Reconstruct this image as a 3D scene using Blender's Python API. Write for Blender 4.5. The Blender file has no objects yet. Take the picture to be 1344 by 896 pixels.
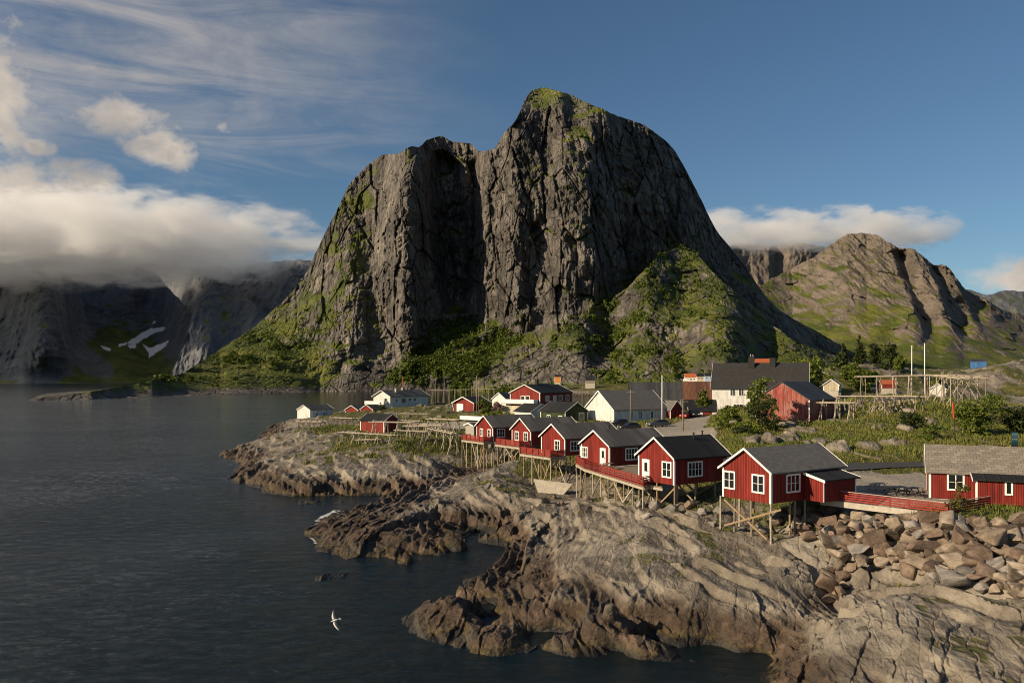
import bpy, bmesh, math, random
import numpy as np
from mathutils import Vector, Matrix

# ---------------------------------------------------------------- camera, world, sun, exposure
sc = bpy.context.scene
COL = sc.collection
F = 1344 * 28.0 / 36.0          # focal length in photograph pixels
CX, HY, CAMZ = 672.0, 498.0, 17.0
cam_d = bpy.data.cameras.new('camera'); cam_d.lens = 28; cam_d.sensor_width = 36
cam_d.shift_y = 50.0 / 1344.0; cam_d.clip_start = 0.5; cam_d.clip_end = 60000
cam = bpy.data.objects.new('camera', cam_d); COL.objects.link(cam)
cam.location = (0, 0, CAMZ); cam.rotation_euler = (math.radians(90), 0, 0)
sc.camera = cam
SUN_A, SUN_E = math.radians(25), math.radians(24)   # bearing behind the left-hand side, height above the sea
SUN = Vector((-math.cos(SUN_A) * math.cos(SUN_E), -math.sin(SUN_A) * math.cos(SUN_E), math.sin(SUN_E)))
sd = bpy.data.lights.new('sun', 'SUN'); sd.energy = 5.0; sd.angle = math.radians(0.5); sd.color = (1.0, 0.81, 0.57)
so = bpy.data.objects.new('sun', sd); COL.objects.link(so)
so.rotation_euler = SUN.to_track_quat('Z', 'Y').to_euler(); so.location = (-200, -80, 200)
sc.view_settings.view_transform = 'Standard'; sc.view_settings.look = 'None'
sc.view_settings.exposure = 0.4; sc.view_settings.gamma = 1.0
sc.cycles.use_denoising = True; sc.cycles.filter_width = 1.0
sc.cycles.max_bounces = 8; sc.cycles.diffuse_bounces = 2; sc.cycles.glossy_bounces = 3
sc.cycles.transmission_bounces = 2; sc.cycles.volume_bounces = 5; sc.cycles.transparent_max_bounces = 6
sc.cycles.volume_step_rate = 0.16; sc.cycles.volume_max_steps = 256
sc.cycles.sample_clamp_indirect = 4.0

# ---------------------------------------------------------------- node helper
class NT:
    def __init__(s, tree): s.t = tree; s.n = tree.nodes; s.l = tree.links
    def new(s, typ, **kw):
        n = s.n.new(typ)
        for k, v in kw.items(): setattr(n, k, v)
        return n
    def inp(s, node, key, v):
        if v is None: return
        if isinstance(v, bpy.types.NodeSocket): s.l.new(v, node.inputs[key])
        else: node.inputs[key].default_value = v
    def math(s, op, a, b=None, c=None, clamp=False):
        n = s.new('ShaderNodeMath', operation=op); n.use_clamp = clamp
        s.inp(n, 0, a); s.inp(n, 1, b); s.inp(n, 2, c); return n.outputs[0]
    def vmath(s, op, a, b=None):
        n = s.new('ShaderNodeVectorMath', operation=op); s.inp(n, 0, a); s.inp(n, 1, b)
        return n.outputs['Value'] if op in ('LENGTH', 'DOT_PRODUCT', 'DISTANCE') else n.outputs[0]
    def mapping(s, v, scale=(1, 1, 1), rot=(0, 0, 0), loc=(0, 0, 0)):
        n = s.new('ShaderNodeMapping'); s.inp(n, 'Vector', v)
        n.inputs['Scale'].default_value = scale; n.inputs['Rotation'].default_value = rot; n.inputs['Location'].default_value = loc
        return n.outputs[0]
    def noise(s, v, scale=1, detail=4, rough=0.55, dist=0.0, out='Fac'):
        n = s.new('ShaderNodeTexNoise'); s.inp(n, 'Vector', v)
        n.inputs['Scale'].default_value = scale; n.inputs['Detail'].default_value = detail
        n.inputs['Roughness'].default_value = rough; n.inputs['Distortion'].default_value = dist
        return n.outputs[out]
    def voro(s, v, scale=1, feature='F1', out='Distance'):
        n = s.new('ShaderNodeTexVoronoi', feature=feature); s.inp(n, 'Vector', v); n.inputs['Scale'].default_value = scale
        return n.outputs[out]
    def ss(s, v, a, b):     # smoothstep a..b -> 0..1
        n = s.new('ShaderNodeMapRange', interpolation_type='SMOOTHSTEP'); s.inp(n, 'Value', v)
        s.inp(n, 'From Min', a); s.inp(n, 'From Max', b); return n.outputs[0]
    def lin(s, v, a, b, c, d):
        n = s.new('ShaderNodeMapRange'); s.inp(n, 'Value', v)
        for k, x in zip(('From Min', 'From Max', 'To Min', 'To Max'), (a, b, c, d)): n.inputs[k].default_value = x
        return n.outputs[0]
    def mix(s, f, a, b, typ='MIX'):
        n = s.new('ShaderNodeMix', data_type='RGBA', blend_type=typ)
        s.inp(n, 0, f)
        for k, v in ((6, a), (7, b)):
            if isinstance(v, bpy.types.NodeSocket): s.l.new(v, n.inputs[k])
            else: n.inputs[k].default_value = (v[0], v[1], v[2], 1)
        return n.outputs[2]
    def ramp(s, v, stops):
        n = s.new('ShaderNodeValToRGB'); s.inp(n, 0, v); e = n.color_ramp.elements
        while len(e) < len(stops): e.new(0.5)
        for el, (p, c) in zip(e, stops): el.position = p; el.color = (c[0], c[1], c[2], 1)
        return n.outputs[0]
    def bump(s, h, strength=0.5, dist=0.1, normal=None):
        n = s.new('ShaderNodeBump'); s.inp(n, 'Height', h); n.inputs['Strength'].default_value = strength
        n.inputs['Distance'].default_value = dist
        if normal is not None: s.l.new(normal, n.inputs['Normal'])
        return n.outputs[0]
    def attr(s, name):
        return s.new('ShaderNodeAttribute', attribute_name=name).outputs['Fac']

def new_mat(name):
    m = bpy.data.materials.new(name); m.use_nodes = True
    t = NT(m.node_tree); b = t.n['Principled BSDF']; b.inputs['Specular IOR Level'].default_value = 0.25
    return m, t, b

# ---------------------------------------------------------------- sky
W = bpy.data.worlds.new('World'); sc.world = W; W.use_nodes = True
t = NT(W.node_tree); bg = t.n['Background']
sky = t.new('ShaderNodeTexSky', sky_type='NISHITA'); sky.sun_disc = False
sky.sun_elevation = SUN_E; sky.sun_rotation = math.atan2(SUN.x, SUN.y); sky.altitude = 0
sky.air_density = 1.0; sky.dust_density = 0.3; sky.ozone_density = 2.2
SKY_STRENGTH = 0.055
gen = t.new('ShaderNodeTexCoord').outputs['Generated']
sep = t.new('ShaderNodeSeparateXYZ'); t.l.new(gen, sep.inputs[0])
hor = t.math('MAXIMUM', t.math('SQRT', t.math('ADD', t.math('POWER', sep.outputs[0], 2.0), t.math('POWER', sep.outputs[1], 2.0))), 0.02)
az = t.math('ARCTAN2', sep.outputs[0], sep.outputs[1]); el = t.math('DIVIDE', sep.outputs[2], hor)
cmb = t.new('ShaderNodeCombineXYZ'); t.l.new(az, cmb.inputs[0]); t.l.new(el, cmb.inputs[1]); uv = cmb.outputs[0]
# high thin cirrus, drawn out along the wind
c1 = t.noise(t.mapping(uv, (3.0, 20, 1), (0, 0, math.radians(-24))), 1.0, 9, 0.66, 0.9)
c2 = t.noise(t.mapping(uv, (1.4, 3.2, 1), (0, 0, math.radians(-30)), (3, 1, 0)), 1.0, 4, 0.5, 0.8)
side = t.ss(t.math('ADD', az, t.math('MULTIPLY', t.math('SUBTRACT', c2, 0.5), 0.5)), 0.06, -0.42)
cirrus = t.math('MULTIPLY', t.math('MULTIPLY', t.ss(t.math('ADD', t.math('MULTIPLY', c1, 0.5), t.math('MULTIPLY', c2, 0.7)), 0.50, 0.78), side), 0.62)
# soft puffs: (azimuth, elevation, half-width, half-height, weight)
def pxdir(x, y):
    a = math.atan2((x - CX) / F, 1.0); return a, (HY - y) / F * math.cos(a)
puffs = [(-10, 128, 62, 70, 1.15), (-5, 180, 60, 30, 0.8), (218, 196, 44, 24, 1.05), (170, 150, 90, 32, 0.72), (110, 92, 10, 16, 0.45),
         (0, 258, 130, 46, 1.1), (130, 240, 62, 22, 0.62), (20, 30, 30, 26, 0.5), (290, 168, 24, 13, 0.42), (45, 192, 26, 12, 0.8),
         (1330, 368, 78, 26, 1.05)]
wob = t.noise(t.mapping(uv, (9, 13, 1)), 1.0, 7, 0.6, 0.35)
wob2 = t.noise(t.mapping(uv, (30, 36, 1), (0, 0, 0.2)), 1.0, 5, 0.6, 0.2)
acc = None
for (x, y, rx, ry, wt) in puffs:
    a, e = pxdir(x, y); ca = math.cos(a)
    dx = t.math('DIVIDE', t.math('SUBTRACT', az, a), rx / F * ca * ca * 1.5)
    dy = t.math('DIVIDE', t.math('SUBTRACT', el, e), ry / F * 1.5)
    d = t.math('SUBTRACT', 1.0, t.math('SQRT', t.math('ADD', t.math('MULTIPLY', dx, dx), t.math('MULTIPLY', dy, dy))))
    d = t.math('MULTIPLY', t.math('MAXIMUM', d, 0.0), wt)
    acc = d if acc is None else t.math('MAXIMUM', acc, d)
dens = t.math('ADD', acc, t.math('ADD', t.math('MULTIPLY', t.math('SUBTRACT', wob, 0.5), 2.2), t.math('MULTIPLY', t.math('SUBTRACT', wob2, 0.5), 0.9)))
dens = t.math('MULTIPLY', t.ss(dens, 0.12, 0.80), t.ss(acc, 0.0, 0.25))
cloud = t.math('MAXIMUM', cirrus, dens)
tone = t.mix(t.ss(wob, 0.35, 0.7), (9.5, 8.3, 7.0), (5.2, 4.9, 4.7))
skyc = t.mix(1.0, sky.outputs[0], (0.80, 0.97, 1.06), 'MULTIPLY')
mixc = t.mix(cloud, skyc, tone)
t.l.new(mixc, bg.inputs[0]); bg.inputs[1].default_value = SKY_STRENGTH

# ---------------------------------------------------------------- numpy noise
def _perm(seed):
    r = np.random.RandomState(seed); p = r.permutation(256); return np.concatenate([p, p, p])
_PT = {}
def perlin(x, y, seed=0):
    if seed not in _PT:
        r = np.random.RandomState(seed + 991); a = r.rand(256) * 2 * np.pi
        _PT[seed] = (_perm(seed), np.cos(a), np.sin(a))
    p, gx, gy = _PT[seed]
    xi = np.floor(x); yi = np.floor(y); xf = x - xi; yf = y - yi
    xi = xi.astype(np.int64) & 255; yi = yi.astype(np.int64) & 255
    u = xf * xf * xf * (xf * (xf * 6 - 15) + 10); v = yf * yf * yf * (yf * (yf * 6 - 15) + 10)
    def g(ix, iy, dx, dy):
        h = p[p[ix] + iy]; return gx[h] * dx + gy[h] * dy
    a = g(xi, yi, xf, yf); b = g(xi + 1, yi, xf - 1, yf); c = g(xi, yi + 1, xf, yf - 1); d = g(xi + 1, yi + 1, xf - 1, yf - 1)
    return (a + u * (b - a)) * (1 - v) + v * (c + u * (d - c))
def fbm(x, y, octv=5, seed=0, gain=0.5, lac=2.03):
    s = 0; a = 1.0
    for i in range(octv):
        s = s + a * perlin(x, y, seed + i); x = x * lac + 13.7; y = y * lac + 7.1; a *= gain
    return s
def ridged(x, y, octv=5, seed=0, gain=0.5, lac=2.03):
    s = 0; a = 1.0; n = 0
    for i in range(octv):
        r = 1 - 2 * np.abs(perlin(x, y, seed + i)); s = s + a * r; n += a; x = x * lac + 3.7; y = y * lac + 9.1; a *= gain
    return s / n
def worley(x, y, seed=0, full=False):
    r = np.random.RandomState(seed + 77); jx = r.rand(65536); jy = r.rand(65536); hv = r.rand(65536)
    xi = np.floor(x).astype(np.int64); yi = np.floor(y).astype(np.int64)
    rx = np.zeros(x.shape); ry = np.zeros(x.shape); f1 = np.full(x.shape, 9.0); f2 = np.full(x.shape, 9.0); cid = np.zeros(x.shape)
    for dx in (-1, 0, 1):
        for dy in (-1, 0, 1):
            h = ((xi + dx) * 7919 + (yi + dy) * 104729) & 65535
            d = np.hypot(xi + dx + jx[h] - x, yi + dy + jy[h] - y)
            m = d < f1
            f2 = np.where(m, f1, np.minimum(f2, d)); cid = np.where(m, hv[h], cid); rx = np.where(m, x - (xi + dx + jx[h]), rx); ry = np.where(m, y - (yi + dy + jy[h]), ry); f1 = np.where(m, d, f1)
    return (f1, f2, cid, rx, ry) if full else (f1, f2, cid)
def sstep(x, a, b):
    t = np.clip((x - a) / (b - a), 0, 1); return t * t * (3 - 2 * t)
def terrace(c, L, k):           # pulls c towards a stair of step L; k = steepness of the risers
    f = c / L; i = np.floor(f); r = f - i
    return (i + np.clip((r - 0.5) * k + 0.5, 0, 1)) * L
def poly_sdf(px, py, poly):     # negative inside
    P = np.asarray(poly, float); d = np.full(px.shape, 1e9); ins = np.zeros(px.shape, bool)
    for i in range(len(P)):
        a = P[i]; b = P[(i + 1) % len(P)]; ex, ey = b - a
        wx = px - a[0]; wy = py - a[1]; tt = np.clip((wx * ex + wy * ey) / (ex * ex + ey * ey + 1e-9), 0, 1)
        d = np.minimum(d, np.hypot(wx - ex * tt, wy - ey * tt))
        if ey != 0:
            c = ((a[1] > py) != (b[1] > py)) & (px < ex * (py - a[1]) / ey + a[0]); ins ^= c
    return np.where(ins, -d, d)

# ---------------------------------------------------------------- mesh helpers
def grid_mesh(name, X, Y, Z, mat, attrs=None, smooth=True):
    nr, nc = X.shape
    me = bpy.data.meshes.new(name)
    co = np.stack([X, Y, Z], -1).reshape(-1, 3).astype(np.float32)
    idx = np.arange(nr * nc).reshape(nr, nc)
    q = np.stack([idx[:-1, :-1], idx[:-1, 1:], idx[1:, 1:], idx[1:, :-1]], -1).reshape(-1, 4)
    me.vertices.add(len(co)); me.vertices.foreach_set('co', co.ravel())
    me.loops.add(q.size); me.loops.foreach_set('vertex_index', q.ravel().astype(np.int32))
    me.polygons.add(len(q)); me.polygons.foreach_set('loop_start', (np.arange(len(q)) * 4).astype(np.int32))
    me.polygons.foreach_set('use_smooth', np.full(len(q), smooth))
    me.update(calc_edges=True)
    for k, v in (attrs or {}).items():
        me.attributes.new(k, 'FLOAT', 'POINT').data.foreach_set('value', v.reshape(-1).astype(np.float32))
    me.materials.append(mat)
    o = bpy.data.objects.new(name, me); COL.objects.link(o); return o
def tag(o, label=None, cat=None, group=None, kind=None):
    if label: o['label'] = label
    if cat: o['category'] = cat
    if group: o['group'] = group
    if kind: o['kind'] = kind
    return o
def P(px, py, z):               # photograph pixel + height above the sea -> point
    D = F * (CAMZ - z) / (py - HY); return Vector(((px - CX) / F * D, D, z))
def PD(px, D, z): return Vector(((px - CX) / F * D, D, z))
# ---------------------------------------------------------------- materials of the land
def rock_mat(name, cols, veg_cols, scale, tide=False, snow=False, gravel=False, bumpd=0.3, streak=0.0, crackw=1.0):
    m, t, b = new_mat(name)
    geo = t.new('ShaderNodeNewGeometry'); pos = geo.outputs['Position']
    n1 = t.noise(pos, scale, 8, 0.62); n2 = t.noise(pos, scale * 6.3, 6, 0.65); n3 = t.noise(pos, scale * 0.22, 4, 0.55, 0.5)
    f = t.math('ADD', t.math('MULTIPLY', n1, 0.55), t.math('ADD', t.math('MULTIPLY', n2, 0.25), t.math('MULTIPLY', n3, 0.3)))
    if streak:
        st = t.noise(t.mapping(pos, (1, 1, 0.12)), streak, 6, 0.65, 0.4)
        f = t.math('ADD', t.math('MULTIPLY', f, 0.55), t.math('MULTIPLY', st, 0.48))
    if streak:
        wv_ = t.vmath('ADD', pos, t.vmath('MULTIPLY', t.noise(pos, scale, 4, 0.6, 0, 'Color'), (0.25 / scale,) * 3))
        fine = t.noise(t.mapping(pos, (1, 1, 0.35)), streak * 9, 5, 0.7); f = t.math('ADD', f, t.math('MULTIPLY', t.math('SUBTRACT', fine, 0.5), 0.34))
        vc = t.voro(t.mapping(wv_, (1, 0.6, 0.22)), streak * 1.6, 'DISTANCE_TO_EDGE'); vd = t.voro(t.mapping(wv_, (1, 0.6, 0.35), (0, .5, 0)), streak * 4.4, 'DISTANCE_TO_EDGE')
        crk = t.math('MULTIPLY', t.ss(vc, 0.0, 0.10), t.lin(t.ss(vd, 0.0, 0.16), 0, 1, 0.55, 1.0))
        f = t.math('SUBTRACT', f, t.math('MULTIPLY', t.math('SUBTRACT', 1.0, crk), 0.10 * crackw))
    c = t.ramp(f, [(0.36, cols[0]), (0.5, cols[1]), (0.6, cols[2]), (0.72, cols[3])])
    rough = 0.85
    if tide:
        sep = t.new('ShaderNodeSeparateXYZ'); t.l.new(pos, sep.inputs[0]); z = sep.outputs[2]
        zz = t.math('ADD', z, t.math('MULTIPLY', t.math('SUBTRACT', n3, 0.5), 2.2))
        zz = t.math('ADD', zz, t.math('MULTIPLY', t.math('SUBTRACT', n1, 0.5), 1.8))
        oc = t.ramp(t.math('ADD', t.math('MULTIPLY', n1, .6), t.math('MULTIPLY', n2, .4)), [(0.36, (0.022, 0.016, 0.011)), (0.5, (0.075, 0.051, 0.034)), (0.6, (0.14, 0.096, 0.064)), (0.70, (0.23, 0.165, 0.115))])
        c = t.mix(t.ss(zz, 2.7, 1.5), c, oc)
        ol = t.ramp(n2, [(0.35, (0.016, 0.012, 0.007)), (0.52, (0.075, 0.055, 0.022)), (0.66, (0.17, 0.125, 0.050))])
        c = t.mix(t.ss(zz, 0.75, 0.25), c, ol)
        wet = t.ss(zz, 0.42, 0.05); c = t.mix(wet, c, (0.012, 0.011, 0.010))
        r = t.math('SUBTRACT', 0.88, t.math('MULTIPLY', wet, 0.45)); t.l.new(r, b.inputs['Roughness'])
    else:
        b.inputs['Roughness'].default_value = rough
    if gravel:
        g = t.ramp(t.noise(pos, 3.0, 6, 0.7), [(0.3, (0.19, 0.17, 0.14)), (0.7, (0.35, 0.31, 0.25))])
        c = t.mix(t.attr('gravel'), c, g)
    vn = t.ramp(t.math('ADD', t.math('MULTIPLY', t.noise(pos, scale * 1.7, 6, 0.65), 0.7), t.math('MULTIPLY', n3, 0.3)),
                [(0.36, veg_cols[0]), (0.5, veg_cols[1]), (0.64, veg_cols[2])])
    c = t.mix(t.attr('veg'), c, vn)
    if snow: c = t.mix(t.attr('snow'), c, (0.82, 0.82, 0.82))
    h = t.math('ADD', t.math('MULTIPLY', n1, 1.0), t.math('MULTIPLY', n2, 0.35))
    if streak: h = t.math('ADD', h, t.math('ADD', t.math('MULTIPLY', fine, 0.8), t.math('MULTIPLY', crk, 0.7 * crackw)))
    if gravel:
        wv = t.vmath('ADD', pos, t.vmath('MULTIPLY', t.noise(pos, 0.5, 3, 0.5, 0, 'Color'), (0.7, 0.7, 0.7)))
        rr = t.mapping(wv, (1, 1, 1), (0, 0, math.radians(16)))
        e1 = t.voro(t.mapping(rr, (0.55, 0.17, 0.5)), 1.0, 'DISTANCE_TO_EDGE'); e2 = t.voro(t.mapping(rr, (1.5, 0.55, 1.5), (0, 0, .35)), 1.0, 'DISTANCE_TO_EDGE')
        k1 = t.ss(e1, 0.0, 0.05); k2 = t.ss(e2, 0.0, 0.09)
        st = t.noise(t.mapping(rr, (2.6, 0.22, 4.0), (0.15, 0, 0)), 1.0, 6, 0.6, .3)
        rockm = t.math('SUBTRACT', 1.0, t.math('MAXIMUM', t.attr('veg'), t.attr('gravel')))
        big = t.noise(t.mapping(rr, (0.30, 0.11, 0.4)), 1.0, 6, 0.62, .6); grain_and_lichen = t.math('MAXIMUM', t.math('MULTIPLY', t.ss(st, 0.50, 0.34), 0.45), t.math('MULTIPLY', t.ss(big, 0.52, 0.36), 0.62)); c = t.mix(t.math('MULTIPLY', grain_and_lichen, rockm), c, (0.075, 0.065, 0.053))  # dark tone in hollows of the strata grain, plus broad lichen patches
        pale = t.math('MULTIPLY', t.ss(t.noise(pos, 0.16, 6, 0.65, .6), 0.50, 0.62), 0.6); c = t.mix(t.math('MULTIPLY', pale, t.math('MULTIPLY', rockm, t.ss(zz, 1.6, 3.2))), c, (0.36, 0.315, 0.245))
        jj = t.math('ADD', t.math('MULTIPLY', k1, 0.10), t.math('ADD', t.math('MULTIPLY', k2, 0.05), t.math('MULTIPLY', st, 0.8)))
        h = t.math('ADD', h, t.math('MULTIPLY', jj, rockm))
    t.l.new(c, b.inputs['Base Color'])
    nrm = t.bump(h, 0.9, bumpd)
    if gravel: nrm = t.bump(t.noise(pos, 5.5, 6, 0.72), 0.7, 0.07, nrm)
    t.l.new(nrm, b.inputs['Normal'])
    return m

GREENS = ((0.024, 0.036, 0.006), (0.070, 0.088, 0.012), (0.145, 0.145, 0.026))
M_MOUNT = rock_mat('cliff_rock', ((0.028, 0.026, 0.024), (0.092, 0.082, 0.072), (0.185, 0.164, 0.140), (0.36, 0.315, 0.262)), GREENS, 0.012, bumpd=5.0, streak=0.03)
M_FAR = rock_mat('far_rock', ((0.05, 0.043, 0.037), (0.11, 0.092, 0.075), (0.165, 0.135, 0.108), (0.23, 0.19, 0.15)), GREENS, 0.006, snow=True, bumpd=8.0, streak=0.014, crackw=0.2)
M_HAZED = rock_mat('hazed_far_rock', ((0.055, 0.062, 0.075), (0.095, 0.102, 0.117), (0.14, 0.145, 0.155), (0.20, 0.20, 0.205)), GREENS, 0.005, snow=True, bumpd=8.0, streak=0.01, crackw=0.2)  # distance haze mixed into the rock colour as a blue-grey cast
M_SHORE = rock_mat('shore_rock', ((0.085, 0.070, 0.053), (0.16, 0.135, 0.105), (0.23, 0.197, 0.153), (0.32, 0.278, 0.218)),
                   ((0.030, 0.034, 0.008), (0.075, 0.078, 0.016), (0.13, 0.105, 0.028)), 0.30, tide=True, gravel=True, bumpd=0.35)

# ---------------------------------------------------------------- water
m, t, b = new_mat('sea_water')
geo = t.new('ShaderNodeNewGeometry'); pos = geo.outputs['Position']
b.inputs['Base Color'].default_value = (0.003, 0.009, 0.011, 1); b.inputs['IOR'].default_value = 1.33
b.inputs['Specular IOR Level'].default_value = 0.42; b.inputs['Roughness'].default_value = 0.07
w1 = t.noise(t.mapping(pos, (0.6, 1.0, 1), (0, 0, math.radians(20))), 0.9, 8, 0.68, 0.6)
w2 = t.noise(t.mapping(pos, (0.8, 1.2, 1), (0, 0, math.radians(-25))), 0.10, 4, 0.55, 0.4)
w3 = t.noise(t.mapping(pos, (1, 2.2, 1), (0, 0, math.radians(8))), 0.012, 3, 0.5, 0.8)
h = t.math('ADD', t.math('MULTIPLY', w1, 1.1), t.math('MULTIPLY', w2, 1.6))
amp = t.lin(w3, 0.3, 0.7, 0.55, 1.0)
bm_ = t.new('ShaderNodeBump'); t.l.new(h, bm_.inputs['Height']); t.l.new(amp, bm_.inputs['Strength']); bm_.inputs['Distance'].default_value = 0.30
t.l.new(bm_.outputs[0], b.inputs['Normal'])
M_WATER = m
S = 30000
me = bpy.data.meshes.new('sea'); me.from_pydata([(-S, -2000, -.32), (S, -2000, -.32), (S, 42000, -.32), (-S, 42000, -.32)], [], [(0, 1, 2, 3)])
me.materials.append(M_WATER); sea = bpy.data.objects.new('sea', me); COL.objects.link(sea); tag(sea, kind='structure')
def waves():
    a = np.linspace(-0.72, 0.74, 1150); d = np.concatenate([np.geomspace(34, 150, 860)[:-1], np.geomspace(150, 1000, 330)])
    A, Y = np.meshgrid(a, d); X = A * Y
    c, s_ = math.cos(.33), math.sin(.33); u = X * c - Y * s_ * .5; v = X * s_ + Y * c
    wu = u + 2.5 * fbm(X / 14, Y / 14, 3, 1001); wv = v + 2.0 * fbm(X / 12 + 7, Y / 12, 3, 1002)
    gust = 0.55 + 0.75 * sstep(fbm(X / 45, Y / 70, 3, 1003), -.4, .4)
    z = gust * (0.115 * (ridged(wu / 5.5, wv / 2.3, 4, 1010, .52) - .45) + 0.035 * fbm(wu / 1.5, wv / .8, 3, 1020)) + 0.10 * perlin(wu / 16, wv / 7, 1030)
    z = z * np.clip(1.25 - Y / 800, .2, 1) * sstep(Y, 1000, 700) - 0.30 * sstep(Y, 800, 1000)
    tag(grid_mesh('sea', X, Y, z, M_WATER), kind='structure')
# ---------------------------------------------------------------- mountains
waves()
def interp_pts(PX, PY, pts, sx=1.0, sy=1.0, p=3.0):
    num = 0; den = 0
    for (x, y, v) in pts:
        w = 1.0 / (((PX - x) / sx) ** 2 + ((PY - y) / sy) ** 2 + 60.0) ** (p / 2); num = num + w * v; den = den + w
    return num / den

def relief(name, mat, x0, x1, nc, nr, top, base, alpha_pts, offset=None, jag=1.5, seed=1, fine=None, attrs=None, back=900, veg_nz=(0.55, 0.12), tp=1.0, crest=None, crest_all=None):
    px = np.linspace(x0, x1, nc)
    yt = np.interp(px, [q[0] for q in top], [q[1] for q in top])
    jg = jag * (fbm(px / 14.0, px * 0 + seed, 4, seed) + 0.4 * perlin(px / 3.0, px * 0, seed + 9))
    kk = np.exp(-0.5 * (np.arange(-9, 10) / 3.5) ** 2); kk /= kk.sum(); yt = np.convolve(np.pad(yt, 9, 'edge'), kk, 'valid')
    Db = np.interp(px, [q[0] for q in base], [q[1] for q in base])
    yb = HY + (CAMZ + 4) * F / Db
    yt = np.minimum(yt, yb - 1.0)
    tt = np.linspace(0, 1, nr)[:, None] ** tp
    PX = np.repeat(px[None, :], nr, 0); PY = yb[None, :] + (yt - yb)[None, :] * tt
    PY = PY + jg[None, :] * tt ** 10 * np.clip((yb - yt) / 40.0, 0, 1)[None, :]
    E = (HY - PY) / F
    tanA = np.tan(np.radians(interp_pts(PX, PY, alpha_pts)))
    D = np.empty_like(PX); D[0] = Db
    for i in range(1, nr):
        de = E[i] - E[i - 1]
        D[i] = D[i - 1] * np.exp(np.clip(de / np.maximum(tanA[i] - E[i], 0.06), 0, 0.05))
    if crest is not None:
        Dc = np.interp(px, [q[0] for q in crest], [q[1] for q in crest]); g = np.broadcast_to(tt, PX.shape) ** (crest_all or 0.75)
        k = np.ones_like(PX) if crest_all else sstep(PX, 520, 400); D = D * (1 - k) + k * (Db + (Dc - Db) * g)
    if offset is not None: D = D + offset(PX, PY, D)
    X = (PX - CX) / F * D; Z = CAMZ + E * D
    if fine is not None:
        D = D + fine(X, Z, D, PX, PY, np.degrees(np.arctan(tanA)))
        X = (PX - CX) / F * D; Z = CAMZ + E * D
    # local normal -> how level the ground is
    Pn = np.stack([X, D, Z], -1); du = np.gradient(Pn, axis=1); dv = np.gradient(Pn, axis=0)
    n = np.cross(du, dv); n /= np.linalg.norm(n, axis=-1, keepdims=True) + 1e-9; nz = np.abs(n[..., 2])
    k = np.ones(5) / 5
    sm = nz
    for _ in range(2):
        sm = np.apply_along_axis(lambda r: np.convolve(r, k, 'same'), 1, sm); sm = np.apply_along_axis(lambda r: np.convolve(r, k, 'same'), 0, sm)
    veg = sstep(sm + 0.22 * fbm(X / 60, Z / 60 + D / 80, 5, seed + 40) + 0.10 * fbm(X / 9, Z / 9, 3, seed + 50), veg_nz[0] - veg_nz[1], veg_nz[0] + veg_nz[1])
    at = {'veg': veg, 'snow': np.zeros_like(veg)}
    if attrs is not None: attrs(at, PX, PY, X, D, Z)
    # the far side, falling away behind the crest
    rows = []
    for q in (0.03, 0.12, 0.3, 0.6, 1.0):
        d2 = D[-1] + back * q; z2 = Z[-1] * (1 - q ** 1.6) - 6 * q
        rows.append((X[-1] * d2 / D[-1] * (1 - 0.0 * q), d2, z2 - 0.0))
    Xa = np.vstack([X] + [r[0][None] for r in rows]); Ya = np.vstack([D] + [r[1][None] for r in rows]); Za = np.vstack([Z] + [r[2][None] for r in rows])
    for kx in at: at[kx] = np.vstack([at[kx]] + [at[kx][-1:]] * len(rows))
    o = grid_mesh(name, Xa, Ya, Za, mat, at); tag(o, kind='structure')
    return dict(X=X, Y=D, Z=Z, PX=PX, PY=PY, veg=veg, nz=sm)

# the great cliff ------------------------------------------------
top = [(30, 527), (56, 522), (80, 519.5), (110, 515.5), (140, 510.5), (170, 505.5), (200, 499), (240, 490), (289, 458), (338, 426), (382, 385), (404, 355), (417, 326), (436, 287),
       (449, 262), (458, 242), (476, 223), (500, 203), (525, 202), (539, 190), (552, 195), (559, 183), (579, 178), (593, 186), (618, 188), (628, 200),
       (642, 196), (650, 198), (655, 183), (674, 161), (683, 150), (687, 131), (700, 117), (716, 114.5), (747, 124), (778, 138), (810, 152), (841, 162),
       (859, 173), (881, 191), (894, 211), (908, 238), (926, 274), (939, 301), (957, 323), (975, 345), (993, 372), (1006, 390), (1024, 408), (1046, 421),
       (1073, 435), (1091, 446), (1120, 462), (1160, 490)]
base = [(30, 600), (56, 640), (120, 665), (200, 730), (300, 840), (344, 960), (420, 1120), (486, 1148), (560, 1170), (640, 1182), (760, 1190), (900, 1220), (1000, 1280), (1160, 1500)]
alph = [(60, 524, 12), (100, 522, 14), (150, 515, 20), (240, 505, 32), (300, 480, 42), (350, 450, 46), (400, 430, 52), (430, 480, 50), (430, 330, 60), (440, 390, 56), (480, 300, 64), (470, 230, 58),
        (460, 430, 60), (500, 460, 50), (540, 230, 66), (530, 300, 82), (540, 380, 84), (540, 440, 78), (500, 215, 55), (555, 195, 55), (595, 300, 76), (600, 400, 58),
        (560, 470, 33), (600, 450, 35), (650, 475, 31), (500, 495, 31), (450, 500, 33), (700, 470, 33), (760, 450, 36), (650, 440, 38), (680, 200, 74), (720, 150, 70), (712, 118, 36), (760, 135, 46), (700, 300, 82),
        (680, 400, 82), (640, 330, 82), (750, 250, 78), (800, 200, 73), (800, 300, 80), (770, 380, 76), (740, 420, 55), (850, 200, 68), (850, 300, 77), (850, 345, 74), (900, 270, 70), (880, 360, 66), (830, 390, 40),
        (800, 440, 36), (900, 400, 42), (950, 420, 40), (870, 470, 30), (950, 470, 32), (930, 320, 58), (980, 380, 50), (1040, 430, 40), (1080, 445, 34)]
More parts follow.
